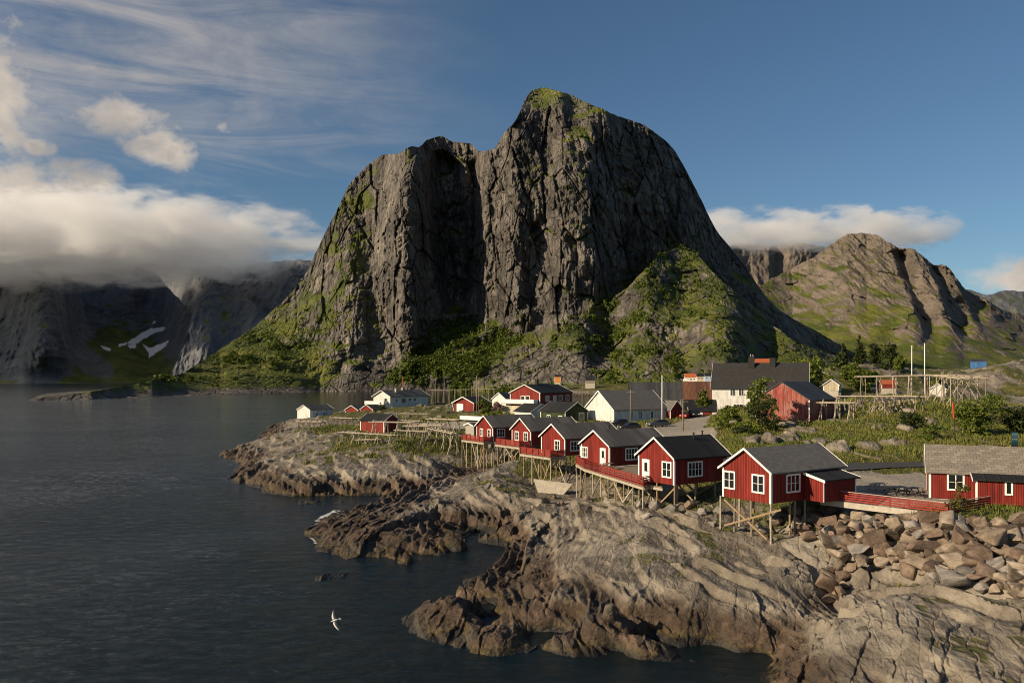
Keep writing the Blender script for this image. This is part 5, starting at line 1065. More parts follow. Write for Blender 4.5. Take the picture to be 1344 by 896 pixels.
BANK_PX = [(1040, 672), (1085, 676), (1150, 681), (1225, 686), (1262, 689), (1344, 692), (1375, 694), (1375, 800), (1330, 782), (1285, 775), (1225, 764), (1170, 750), (1130, 744), (1116, 755), (1105, 782), (1088, 800), (1080, 770), (1095, 735), (1060, 715), (1030, 702)]
cand = []
tries = 0
def inside(x, y): return poly_sdf(np.array([float(x)]), np.array([float(y)]), BANK_PX)[0] < 0
placed = []
for rad_px, want in ((20, 14), (14, 52), (10, 95), (6.5, 105)):
    n = 0; tries = 0
    while n < want and tries < 4000:
        tries += 1; x = rnd.uniform(1028, 1375); y = rnd.uniform(672, 800)
        if not inside(x, y): continue
        if rad_px > 14 and (y < 690 or (x < 1120 and rad_px > 20)): continue
        if any(math.hypot((x - a) / 1.15, (y - b) / .8) < (rad_px + c) * .47 for a, b, c in placed): continue
        placed.append((x, y, rad_px)); n += 1
        D = 62 - (y - 680) * .06; s = rad_px * rnd.uniform(1.0, 1.3) / F * D
        k = rnd.random(); low = y > 735
        col = ('tan' if k < .6 else 'brown' if k < .84 else 'grey') if x < 1200 or low else ('tan' if k < .52 else 'brown' if k < .85 else 'grey')
        where = 'near the foot of the bank below the yard' if y > 728 else 'midway down the bank below the yard' if y > 700 else 'in the top rows under the red fence'
        if x < 1075: where = 'beneath the nearest cabin on posts'
        elif x > 1270: where = 'on the bank in front of the long cabin'
        put_boulder(x, y, s, col, where)
for (x, y, s, c) in ((1060, 690, .9, 'grey'), (1000, 700, .8, 'grey'), (975, 697, .45, 'grey'), (1020, 690, .7, 'brown'), (860, 668, .9, 'grey'), (880, 672, .8, 'grey'), (905, 668, 1.0, 'brown'), (840, 664, .7, 'grey'), (922, 676, .7, 'grey'), (815, 652, .6, 'tan'),
                     (795, 650, .7, 'grey'), (770, 655, .5, 'tan'), (728, 655, .6, 'tan'), (738, 662, .5, 'tan'), (715, 660, .7, 'grey'), (935, 690, .5, 'grey'), (888, 685, .6, 'tan'), (848, 680, .5, 'grey'), (942, 672, .6, 'grey'), (700, 668, .5, 'tan'), (640, 640, .6, 'grey'), (628, 632, .8, 'grey'), (655, 640, .6, 'tan')):
    put_boulder(x, y, s, c, 'lying on bare rock under the cabins')
# ---------------------------------------------------------------- fish drying racks
def rack(label, p0, p1, wid, hgt, rails, step=3.0, mat=PALE_WOOD, seed=0, group='wooden drying racks', legs=True, cross=True):
    """trestles of crossed poles carrying long poles, from p0 to p1 (tops)"""
    rnd = random.Random(seed); c = (p0 + p1) / 2; gz = ground(c.x, c.y)
    d = p1 - p0; ln = math.hypot(d.x, d.y); an = math.atan2(d.y, d.x)
    r = empty('drying_rack', (c.x, c.y, gz), an, label, 'drying rack', group)
    n = max(2, int(round(ln / step)) + 1)
    for i in range(n):
        x = -ln / 2 + ln * i / (n - 1) * .96 + ln * .02; zt = (p0.z + (p1.z - p0.z) * (x / ln + .5)) - gz
        m = MB(); feet = []
        for s in (-1, 1):
            w = loc2w(r, x, s * (wid / 2 + .8)); g = min(ground(w.x, w.y) - gz - .15, zt - .5); k = rnd.uniform(-.3, .3)
            m.beam((x + k, s * (wid / 2 + .8), g), (x + .05 * s, -s * .25 if cross else s * wid / 2, zt + (.5 if cross else 0)), .19, n=6)
            if legs:
                w = loc2w(r, x, s * wid / 2); g = min(ground(w.x, w.y) - gz - .15, zt - .5); m.beam((x + .1, s * wid / 2, g), (x + .1, s * wid / 2, zt), .17, n=6)
        m.beam((x, -wid / 2 - .3, zt - .12), (x, wid / 2 + .3, zt - .12), .12, n=6)
        m.build('trestle', mat if rnd.random() < .6 else GREY_WOOD, r)
    for j in range(rails):
        y = -wid / 2 + wid * j / max(1, rails - 1) if rails > 1 else 0
        e = rnd.uniform(.2, 1.0); z0 = p0.z - gz + rnd.uniform(-.05, .08); z1 = p1.z - gz + rnd.uniform(-.05, .08)
        MB().beam((-ln / 2 - e, y, z0), (ln / 2 + e * .6, y, z1), .21, n=6).build('pole', PALE_WOOD, r)
    return r
def PT(px, py, D): return Vector(((px - CX) / F * D, D, CAMZ + (HY - py) / F * D))
rk = 'wooden drying racks on the point'
rack('drying rack low on the rocks left of the others, below the red boathouse', PT(451, 566.5, 150), PT(515, 571, 146), 1.6, 3, 2, 3.0, seed=1, group=rk)
rack('short drying rack with one bleached pole under the lowest rails by the boathouse', PT(472, 577, 148), PT(499, 576, 147), 1.2, 2, 2, 2.0, seed=2, group=rk)
rack('drying rack crossing in front of the red boathouse', PT(490, 553.5, 168), PT(540, 554.5, 166), 1.6, 3, 3, 3.4, seed=3, group=rk)
rack('drying rack just behind the boathouse rail, reaching farthest right of the two', PT(507, 550.5, 178), PT(552, 552.5, 176), 1.6, 3, 2, 3.4, seed=4, group=rk)
rack('small drying rack in the middle of the meadow with wide crossed legs', PT(523, 564.5, 150), PT(557, 566, 149), 1.6, 3, 3, 2.6, seed=5, group=rk)
rack('small drying rack uphill from the wide legged one', PT(535, 558.5, 160), PT(561, 559.5, 159), 1.4, 3, 3, 2.6, seed=6, group=rk)
rack('drying rack with thin poles beside the track bend', PT(545, 556.5, 166), PT(580, 558, 164), 1.4, 3, 2, 3, seed=7, group=rk)
rack('drying rack right under the track, nearest the pale shed', PT(563, 549.5, 172), PT(600, 550.5, 168), 1.6, 4, 3, 3, seed=8, group=rk)
rack('sagging drying rack on the slope left of the farthest cabin', PT(568, 562, 152), PT(596, 569, 146), 1.4, 3, 2, 2.6, seed=9, group=rk)
rack('grey drying rack below the white boathouse at the tip', PT(394, 553, 225), PT(424, 553, 220), 2.0, 3, 2, 2.2, GREY_WOOD, seed=10, group=rk)
rack('grey drying rack between the white boathouse and the red boathouse', PT(437, 548, 215), PT(466, 549, 208), 2.0, 3, 2, 2.4, GREY_WOOD, seed=11, group=rk)
rack('drying rack of dark poles behind the red boathouse roof', PT(520, 542.5, 205), PT(562, 543, 205), 2.0, 3, 2, 3.0, GREY_WOOD, seed=12, group=rk)
rack('long row of distant drying racks standing by the far water', PT(566, 512, 325), PT(650, 510.5, 325), 4, 4, 3, 2.4, GREY_WOOD, seed=13, group=rk)
rh = 'wooden drying racks on the hill'
rack('upper drying rack with a long bleached rail on the crest of the hill', PT(1131, 494.5, 150), PT(1240, 492.5, 143), 5.0, 4, 4, 3.0, seed=21, group=rh, cross=False)
rack('end of the upper drying racks with steep raking poles', PT(1236, 492, 142), PT(1276, 497, 132), 4.5, 4, 4, 2.6, seed=22, group=rh)
rack('lower drying rack joined to the barn, with splayed trestle legs', PT(1062, 527.5, 134), PT(1118, 529, 130), 3.0, 4, 3, 2.6, seed=23, group=rh)
rack('drying rack with one long pale rail above the splayed trestles', PT(1101, 520, 138), PT(1208, 520.5, 128), 3.0, 4, 2, 3.6, seed=24, group=rh)
rack('drying rack on the grass right of the splayed trestles', PT(1150, 525, 128), PT(1190, 522, 138), 2.4, 3, 3, 2.4, seed=25, group=rh)

# ---------------------------------------------------------------- poles and masts
def pole(name, label, px, ytop, D, mat, dia, lamp=None, cat='pole', group='poles in the village', top=None, lean=0, z0=None):
    x = (px - CX) / F * D; g = (ground(x, D) if z0 is None else z0) - .3; zt = CAMZ + (HY - ytop) / F * D
    r = empty(name, (x, D, g), 0, label, cat, group)
    m = MB(); h = zt - g; n = 8
    vs = [(math.cos(6.283 * i / n) * dia * .5, math.sin(6.283 * i / n) * dia * .5, 0) for i in range(n)] + [(math.cos(6.283 * i / n) * dia * .34 + lean, math.sin(6.283 * i / n) * dia * .34, h) for i in range(n)]
    m.add(vs, [tuple(range(n))[::-1], tuple(range(n, 2 * n))] + [(i, (i + 1) % n, n + (i + 1) % n, n + i) for i in range(n)]); m.build('post', mat, r, True)
    if top == 'arm': MB().beam((-.9, 0, h - .5), (.9, 0, h - .5), .12).build('crossarm', GREY_WOOD, r)
    if top == 'cap': MB().beam((lean, 0, h), (lean, 0, h + .12), dia * .9, n=8).build('cap', mat, r)
    if top == 'red': MB().beam((lean * .62, 0, h * .62), (lean, 0, h + .02), dia * 1.1, n=8).build('band', plain('orange_red_paint', (.42, .07, .02), .6), r)
    return r
pole('utility_pole', 'dark utility pole beside the red garage', 625.6, 493, 203, GREY_WOOD, .28, top='arm')
pole('utility_pole', 'slender second pole standing close behind the garage pole', 628.2, 499, 212, GREY_WOOD, .16)
pole('utility_pole', 'grey pole between the balcony house and the white warehouse', 764.3, 506, 200, GREY_WOOD, .26, top='arm')
pole('utility_pole', 'thin grey pole in front of the white warehouse wall', 827.5, 511, 166, GREY_WOOD, .24, top='arm')
pole('flagpole', 'tall white pole at the corner of the white warehouse', 869, 493, 164, TRIM, .26, cat='flagpole', top='cap')
pole('utility_pole', 'wooden pole rising above the black roofed cabin', 896.5, 523, 138, GREY_WOOD, .26, top='arm')
pole('flagpole', 'white mast behind the upper drying rack, the shorter of the pair', 1196.8, 454, 158, TRIM, .22, cat='flagpole', group='white masts on the hill', top='cap')
pole('flagpole', 'white mast behind the upper drying rack, the taller of the pair', 1213.6, 451, 156, TRIM, .22, cat='flagpole', group='white masts on the hill', top='cap')
pole('marker_pole', 'leaning dark pole with an orange red top on the grassy slope', 1254, 528, 106, plain('dark_weathered_wood', (.06, .04, .03)), .20, cat='pole', top='red', lean=-.35)
pole('flagpole', 'small pole with a red pennant behind the long white house', 528.6, 494, 300, GREY_WOOD, .25, cat='flagpole', top='red')
pole('utility_pole', 'thin far pole against the shore below the scree', 572, 497, 330, GREY_WOOD, .2)

# notice board on the grass behind the long cabin
q = PT(1332, 592, 97); g = ground(q.x, q.y)
r = empty('notice_board', (q.x, q.y, g), .1, 'upright picture board with teal scenery and orange base behind the tan roof', 'sign')
h0 = CAMZ + (HY - 590) / F * 97 - g; h1 = CAMZ + (HY - 567) / F * 97 - g
MB().box((-.4, 0, h0), (.4, .06, h1)).build('frame', DARK, r)
m_, t_, b_ = new_mat('board_picture'); oc = t_.new('ShaderNodeTexCoord').outputs['Generated']; sp = t_.new('ShaderNodeSeparateXYZ'); t_.l.new(oc, sp.inputs[0])
f_ = t_.math('ADD', sp.outputs[2], t_.math('MULTIPLY', t_.math('SUBTRACT', t_.noise(oc, 4, 4), .5), .5))
t_.l.new(t_.ramp(f_, [(.2, (.02, .05, .06)), (.45, (.03, .14, .16)), (.55, (.30, .33, .30)), (.62, (.03, .07, .09)), (.85, (.10, .22, .27))]), b_.inputs['Base Color'])
MB().box((-.36, -.014, h0 + .42), (.36, -.002, h1 - .05)).build('picture', m_, r); MB().box((-.36, -.014, h0 + .04), (.36, -.002, h0 + .38)).build('base_panel', ORANGE_BOARD, r)
for x in (-.3, .3): MB().beam((x, .1, -.2), (x, .1, h0 + .5), .07).build('leg', DARK, r)

# ---------------------------------------------------------------- cars
def car_paint(name, col):
    m, t, b = new_mat(name); b.inputs['Base Color'].default_value = (*col, 1); b.inputs['Roughness'].default_value = .25; b.inputs['Coat Weight'].default_value = .6; b.inputs['Specular IOR Level'].default_value = .5; return m
RUBBER = plain('tyre_rubber', (.015, .015, .015), .85); STEEL = plain('alloy', (.35, .35, .35), .4, metal=.8); LAMPG = plain('lamp_glass', (.6, .58, .52), .2)
def car(label, px, py, z, rz, col, L=4.4, Wd=1.8, Hh=1.5, z_on=None):
    q = P(px, py, z); g = ground(q.x, q.y); r = empty('parked_car', (q.x, q.y, g), math.radians(rz), label, 'car', 'parked cars'); pm = car_paint('car_paint', col)
    hw = Wd / 2; prof = [(-L / 2, .35), (-L / 2 - .02, .62), (-L / 2 + .12, .86), (-L * .24, .95), (-L * .13, 1.0), (L * .36, 1.0), (L / 2 - .1, .92), (L / 2, .6), (L / 2 - .03, .35)]
    sec = [(-hw * .93, 0), (-hw, .5), (-hw * .9, 1.0)]
    bm = bmesh.new(); rings = []
    for k, yy in ((-1, .90), (-.98, .99), (-.5, 1.0), (.5, 1.0), (.98, .99), (1, .90)):
        rings.append([bm.verts.new((x * (1.0 if abs(k) < .9 else .985), k * hw, .35 + (z_ - .35) * yy)) for x, z_ in prof])
    for a, b in zip(rings[:-1], rings[1:]):
        for i in range(len(prof)): j = (i + 1) % len(prof); bm.faces.new((a[i], a[j], b[j], b[i]))
    bm.faces.new(rings[0]); bm.faces.new(rings[-1][::-1]); bmesh.ops.recalc_face_normals(bm, faces=bm.faces)
    me = bpy.data.meshes.new('body'); bm.to_mesh(me); bm.free(); me.materials.append(pm); o = bpy.data.objects.new('body', me); COL.objects.link(o); o.parent = r
    cab = [(-L * .20, .98), (-L * .05, Hh - .04), (L * .06, Hh), (L * .30, Hh - .03), (L * .43, .98)]
    m = MB(); n = len(cab); A = [(x, -hw * (.92 if z_ < 1.1 else .76), z_) for x, z_ in cab]; B = [(x, hw * (.92 if z_ < 1.1 else .76), z_) for x, z_ in cab]
    m.add(A + B, [tuple(range(n)), tuple(range(n, 2 * n))[::-1]] + [(i, i + 1, n + i + 1, n + i) for i in range(n - 1)]); cb = m.build('cabin_glass', GLASS, r)
    m = MB(); m.add([(x, s * hw * .77, z_ + .012) for s in (-1, 1) for x, z_ in cab[1:4]] + [(x, s * hw * .77, z_ - .03) for s in (-1, 1) for x, z_ in cab[1:4]], [(0, 1, 4, 3), (1, 2, 5, 4), (6, 9, 10, 7), (7, 10, 11, 8), (0, 6, 7, 1), (1, 7, 8, 2), (3, 4, 10, 9), (4, 5, 11, 10), (0, 3, 9, 6), (2, 8, 11, 5)]); m.build('roof', pm, r)
    for sx in (-L * .31, L * .30):
        for sy in (-1, 1):
            w = MB().beam((sx, sy * (hw - .2), .33), (sx, sy * (hw + .01), .33), .66, n=16).build('wheel', RUBBER, r); MB().beam((sx, sy * (hw + .012), .33), (sx, sy * (hw + .03), .33), .40, n=12).build('rim', STEEL, w)
    for sy in (-1, 1): MB().box((-L / 2 - .03, sy * hw * .62 - .18, .62), (-L / 2 + .05, sy * hw * .62 + .18, .76)).build('headlight', LAMPG, r)
car('black estate car in front of the warehouse, farthest left of the row', 812, 560, 7.4, 25, (.012, .013, .015))
car('dark grey car half hidden behind the grey cabin roof', 826, 564, 7.3, 20, (.02, .021, .024))
car('blue grey car beside the tall white pole', 864, 560.5, 7.4, 18, (.055, .065, .085), 4.6)
car('red car parked by the small dark red shed', 900, 552.5, 7.7, 60, (.30, .012, .010), 4.2)
car('black car parked close beside the red one', 913, 552, 7.7, 80, (.012, .012, .013), 4.4, 1.85, 1.7)
def van(label, px, D, z, rz, mat):
    r = empty('camper_van', ((px - CX) / F * D, D, z), math.radians(rz), label, 'van')
    MB().xprism([(-1.1, .4), (1.1, .4), (1.1, 2.6), (.95, 2.75), (-.95, 2.75), (-1.1, 2.6)], -3, 2.0).build('body', mat, r); MB().xprism([(-1.05, .4), (1.05, .4), (1.05, 1.3), (.9, 2.2), (-.9, 2.2), (-1.05, 1.3)], 2.004, 3.2).build('cab', mat, r)
    MB().box((-2.4, -1.14, 1.5), (1.4, -1.104, 2.1)).build('window', GLASS, r)
    for sx in (-1.8, 2.2):
        for sy in (-1, 1): MB().beam((sx, sy * .9, .38), (sx, sy * 1.12, .38), .76, n=12).build('wheel', RUBBER, r)
for lab, px, D, z, rz in (('white camper van on the far road at the right edge', 1338, 470, 20.2, -10), ('white van parked low on the far road right of the racks', 1305, 330, 14.2, -15)):
    x = (px - CX) / F * D; van(lab, px, D, ground(x, D) + .05, rz, TRIM)
q = PT(1322, 520, 235); m = MB(); m.prism([(-1.6, -1.4), (1.6, -1.2), (1.4, 1.4), (-1.5, 1.3)], -1, 3.0); m.prism([(-1.1, -1), (1.2, -.9), (.9, 1), (-1, 1)], 3.0, 3.6); o = m.build('stone_pier', CONC); o.location = (q.x, q.y, ground(q.x, q.y)); tag(o, 'pale stone pier block standing by the inlet at the right', 'pier')

# ---------------------------------------------------------------- trees and bushes
def leaf_mat(name, c0, c1, c2):
    m, t, b = new_mat(name); oc = t.new('ShaderNodeTexCoord').outputs['Object']; g = t.new('ShaderNodeNewGeometry')
    f = t.math('ADD', t.math('MULTIPLY', g.outputs['Random Per Island'], .55), t.math('MULTIPLY', t.noise(oc, 1.2, 3), .45))
    t.l.new(t.ramp(f, [(.25, c0), (.5, c1), (.8, c2)]), b.inputs['Base Color']); b.inputs['Roughness'].default_value = .6
    tr = t.new('ShaderNodeBsdfTranslucent'); t.l.new(t.ramp(f, [(.25, c0), (.8, c2)]), tr.inputs['Color']); mx = t.new('ShaderNodeMixShader'); mx.inputs[0].default_value = .3
    t.l.new(b.outputs[0], mx.inputs[1]); t.l.new(tr.outputs[0], mx.inputs[2]); t.l.new(mx.outputs[0], t.n['Material Output'].inputs[0]); return m
L_BRIGHT = leaf_mat('bright_leaves', (.06, .085, .010), (.15, .19, .018), (.24, .27, .035)); L_MID = leaf_mat('mid_green_leaves', (.05, .072, .010), (.115, .15, .020), (.19, .215, .035)); L_DARK = leaf_mat('dark_leaves', (.02, .03, .008), (.045, .062, .014), (.08, .095, .022)); L_PINK = leaf_mat('pink_blossom', (.10, .05, .045), (.22, .13, .12), (.36, .24, .22)); BARK = plain('bark', (.07, .055, .04), .9, .3, 6, .5)
def leaves(blobs, n, size, seed, flat=.6):
    r = np.random.RandomState(seed); vol = np.array([b[3] * b[4] * b[5] for b in blobs]) ** .75; vol /= vol.sum(); V = []
    for b, k in zip(blobs, (vol * n).astype(int)):
        cl = max(4, k // 22); d = r.randn(cl, 3); d /= np.linalg.norm(d, axis=1)[:, None]; cc = d * (r.rand(cl, 1) ** .35) * 1.02
        p = cc[r.randint(cl, size=k)] + r.randn(k, 3) * .16
        V.append(np.array(b[:3]) + p * np.array(b[3:6]))
    P_ = np.concatenate(V); k = len(P_); a = r.randn(k, 3); a /= np.linalg.norm(a, axis=1)[:, None]; bb = np.cross(a, r.randn(k, 3)); bb /= np.linalg.norm(bb, axis=1)[:, None]; s = size * r.uniform(.6, 1.4, (k, 1))
    v = np.stack([P_ - a * s, P_ - bb * s * flat, P_ + a * s, P_ + bb * s * flat], 1).reshape(-1, 3)
    return v, np.arange(k * 4).reshape(-1, 4)
def tree(name, label, px, D, w, h, mat, n=1500, size=.22, cat='tree', trunk=.25, seed=1, shape='round', group=None, z=None, low=.22):
    x = (px - CX) / F * D; g = (ground(x, D) if z is None else z) - .1; r = empty(name, (x, D, g), 0, label, cat, group); rnd = random.Random(seed)
    blobs = []
    if shape == 'cone':
        for i in range(7): f = i / 6; blobs.append((rnd.uniform(-.1, .1) * w, rnd.uniform(-.1, .1) * w, h * (.16 + .80 * f), w * .5 * (1.02 - .86 * f), w * .5 * (1.02 - .86 * f), h * .11))
    else:
        for i in range(9 if shape == 'round' else 7):
            a = rnd.uniform(0, 6.28); q = rnd.uniform(.15, .62) if i else 0; f = rnd.uniform(low, .84)
            s = rnd.uniform(.20, .36) * (1.15 - .45 * abs(f - .5))
            blobs.append((math.cos(a) * q * w * .55, math.sin(a) * q * w * .55, h * f, w * s, w * s, min(h * .26, w * s * .85)))
    v, f = leaves(blobs, n, size, seed)
    me = bpy.data.meshes.new('crown'); me.from_pydata(v.tolist(), [], f.tolist()); me.materials.append(mat); o = bpy.data.objects.new('crown', me); COL.objects.link(o); o.parent = r
    m = MB(); top = h * (.8 if shape == 'cone' else .55)
    def limb(p, q, a, b):
        p = Vector(p); q = Vector(q); d = (q - p).normalized(); u = d.cross(Vector((.3, .9, .1))).normalized(); w_ = d.cross(u); k = 7
        m.add([p + u * math.cos(6.283 * i / k) * a + w_ * math.sin(6.283 * i / k) * a for i in range(k)] + [q + u * math.cos(6.283 * i / k) * b + w_ * math.sin(6.283 * i / k) * b for i in range(k)], [(i, (i + 1) % k, k + (i + 1) % k, k + i) for i in range(k)])
    limb((0, 0, -.2), (0, 0, top), trunk * .5, trunk * .18)
    if shape != 'cone':
        for b in blobs[:7]: limb((0, 0, min(top * .9, b[2] * .55)), (b[0], b[1], b[2]), trunk * .22, trunk * .07)
    m.build('trunk', BARK, r, True); return r
def at_h(px, ybase, ytop, D): return (ybase - ytop) / F * D
tb = 'trees by the barn'; tv = 'trees behind the barn'
tree('leafy_tree', 'bright yellow green tree between the black roof and the barn', 1066, 222, 11.5, 10.5, L_BRIGHT, 2600, .42, trunk=.5, seed=3, group=tv)
tree('leafy_tree', 'dark green leafy tree tall against the white wall left of the barn', 990, 128, 4.2, 8.6, L_MID, 2600, .20, trunk=.3, seed=4, group=tb)
tree('leafy_tree', 'bushy dark tree at the foot of the barn corner', 1000, 121, 4.6, 5.6, L_DARK, 2000, .18, trunk=.22, seed=5, group=tb, low=.12)
tree('leafy_tree', 'slim young tree in front of the barn boards', 1013, 126, 2.6, 5.2, L_MID, 800, .17, trunk=.16, seed=6, group=tb)
tree('leafy_tree', 'spreading tree on the slope below the windows of the tall house', 958, 132, 5.0, 3.0, L_MID, 1900, .22, trunk=.26, seed=7, group=tb, low=.12)
tree('leafy_tree', 'round light tree beside the rusty roofed quay shed', 924, 196, 5.2, 5.4, L_MID, 1300, .25, trunk=.3, seed=8, group=tb, low=.14)
tree('bush', 'bright green shrub filling the slope under the barn trees', 978, 118, 5.0, 2.6, L_BRIGHT, 1700, .15, 'bush', .1, 60, 'bush', 'bushes on the slope', low=.12)
tree('bush', 'low yellow green shrub beside the parking lane', 955, 132, 4.0, 1.6, L_BRIGHT, 1000, .15, 'bush', .1, 61, 'bush', 'bushes on the slope', low=.12)
tree('bush', 'low dark bush above the black roofed cabin gable end', 975, 112, 3.4, 2.0, L_DARK, 1100, .14, 'bush', .1, 9, 'bush', 'bushes on the slope', low=.15)
tree('bush', 'olive bush on the grass left of the barn trees', 948, 126, 3.2, 1.9, L_MID, 900, .15, 'bush', .1, 10, 'bush', 'bushes on the slope', low=.15)
tree('bush', 'large leafy bush on the grass beside the leaning pole', 1283, 114, 7.0, 5.2, L_MID, 4200, .18, 'bush', .2, 11, 'bush', 'bushes on the slope', low=.12)
tree('bush', 'dark bush at the right edge above the tan roof', 1334, 116, 5.6, 4.2, L_DARK, 2600, .17, 'bush', .2, 12, 'bush', 'bushes on the slope', low=.12)
tree('bush', 'green bush under the end of the upper drying racks', 1298, 150, 4.4, 2.6, L_MID, 1100, .20, 'bush', .15, 13, 'bush', 'bushes on the slope', low=.14)
tree('bush', 'dark low bush in the grass below the long pale rail', 1195, 116, 4.4, 2.2, L_DARK, 1600, .14, 'bush', .1, 14, 'bush', 'bushes on the slope', low=.15)
tree('bush', 'olive scrub on the bank above the road', 1222, 108, 4.2, 1.9, L_MID, 1500, .13, 'bush', .1, 15, 'bush', 'bushes on the slope', low=.15)
for i, (px, D, w, h, mt, sh, lab) in enumerate([(1117, 236, 5, 8.5, L_MID, 'round', 'mid green tree just behind the barn roof'), (1131, 228, 5.5, 7.5, L_MID, 'round', 'broad green tree behind the start of the upper rack'), (1106, 262, 4.2, 8.5, L_DARK, 'cone', 'dark pointed spruce left of its neighbours behind the barn'), (1128, 275, 4.2, 9.5, L_DARK, 'cone', 'dark pointed spruce in the middle of the row behind the barn'),
        (1150, 270, 4.6, 9.0, L_DARK, 'round', 'dark rounded tree left of the white masts'), (1168, 266, 5.0, 10.0, L_DARK, 'round', 'tallest dark tree left of the white masts'), (1181, 262, 4.0, 7.0, L_MID, 'round', 'small tree right beside the shorter white mast'), (1140, 240, 4.4, 5.0, L_MID, 'round', 'low tree in front of the dark spruces'), (1229, 258, 4.5, 3.2, L_MID, 'bush', 'green thicket on the knoll right of the white masts'),
        (1010, 300, 5, 8, L_DARK, 'cone', 'dark spruce behind the ridge of the tall white house'), (1020, 310, 5, 9, L_DARK, 'cone', 'slightly taller spruce behind the tall white house'), (940, 330, 5, 6, L_MID, 'round', 'far round tree left of the black slate roof')]):
    tree('leafy_tree' if sh != 'cone' else 'spruce_tree', lab, px, D, w, h, mt, 2200, .36, 'tree' if sh != 'bush' else 'bush', .3, 30 + i, sh, tv, low=.16)
tree('bush', 'round green garden bush beside the utility pole', 637, 205, 4.2, 3.8, L_MID, 1300, .20, 'bush', .2, 50, 'bush', 'garden bushes', low=.14)
tree('bush', 'pink blossoming bush in front of the white cottage', 655, 203, 3.4, 3.4, L_PINK, 1000, .18, 'bush', .2, 51, 'bush', 'garden bushes', low=.14)
tree('bush', 'low bright green hedge bush below the pink blossom', 651, 190, 4.0, 1.7, L_BRIGHT, 800, .18, 'bush', .1, 52, 'bush', 'garden bushes', low=.16)
tree('bush', 'grey green bush under the balcony of the long white house', 500, 262, 3.4, 2.6, L_DARK, 500, .24, 'bush', .1, 53, 'bush', 'garden bushes', low=.16)
tree('sapling', 'thin yellowish sapling growing at the corner of the red fence', 1262, 60.5, 1.9, 2.7, leaf_mat('sapling_leaves', (.05, .05, .01), (.10, .10, .02), (.16, .14, .035)), 420, .10, 'sapling', .06, 54, 'round', low=.15)

# ---------------------------------------------------------------- grass on the near slopes
def grass():
    r = np.random.RandomState(8); d = np.sqrt(r.uniform(52 ** 2, 200 ** 2, 420000)); a = r.uniform((330 - CX) / F, (1400 - CX) / F, 420000)
    x = a * d; y = d
    ai = np.clip(np.searchsorted(LX[0] / LY[0], a), 1, LX.shape[1] - 1); di = np.clip(np.searchsorted(LY[:, 0], d), 1, LX.shape[0] - 1)
    veg = LV[di, ai]; z = LZ[di, ai]; k = (veg > .45) & (r.rand(len(x)) < veg * np.clip(110 / d, .3, 1.0) * np.clip(.9 + 1.1 * fbm(x / 4, y / 5, 3, 880), .12, 1.2))
    for (cx, cy, hl, hw, an, zf) in FLATS:
        lx = (x - cx) * math.cos(an) + (y - cy) * math.sin(an); ly = -(x - cx) * math.sin(an) + (y - cy) * math.cos(an); k &= ~((np.abs(lx) < hl) & (np.abs(ly) < hw) & (z > zf - .8))
    k &= poly_sdf(x, y, ROAD) > .6
    x, y, z = x[k][:110000], y[k][:110000], z[k][:110000]; n = len(x); hgt = r.uniform(.15, .50, n) * np.clip(.9 + .9 * fbm(x / 5, y / 6, 3, 881), .4, 1.7); an = r.uniform(0, 6.28, n); w = .05 * np.clip(y / 90, .8, 2); lx = r.normal(0, .14, n); ly = r.normal(0, .14, n)
    v = np.stack([np.stack([x - np.cos(an) * w, y - np.sin(an) * w, z - .05], 1), np.stack([x + np.cos(an) * w, y + np.sin(an) * w, z - .05], 1), np.stack([x + lx, y + ly, z + hgt], 1)], 1).reshape(-1, 3)
    me = bpy.data.meshes.new('grass'); me.vertices.add(n * 3); me.vertices.foreach_set('co', v.astype(np.float32).ravel()); me.loops.add(n * 3); me.loops.foreach_set('vertex_index', np.arange(n * 3, dtype=np.int32)); me.polygons.add(n); me.polygons.foreach_set('loop_start', np.arange(n, dtype=np.int32) * 3); me.update(calc_edges=True)
    m, t, b = new_mat('grass_blades'); pos = t.new('ShaderNodeNewGeometry'); f = t.math('ADD', t.math('MULTIPLY', pos.outputs['Random Per Island'], .35), t.math('MULTIPLY', t.noise(pos.outputs['Position'], .16, 4, .6), .75))
    t.l.new(t.ramp(f, [(.3, (.045, .066, .010)), (.5, (.105, .135, .018)), (.66, (.16, .155, .030)), (.8, (.20, .14, .050))]), b.inputs['Base Color']); b.inputs['Roughness'].default_value = .7
    me.materials.append(m); o = bpy.data.objects.new('grass', me); COL.objects.link(o); tag(o, 'long green and straw coloured grass on the slopes and rock ledges', 'grass', None, 'stuff')
grass()
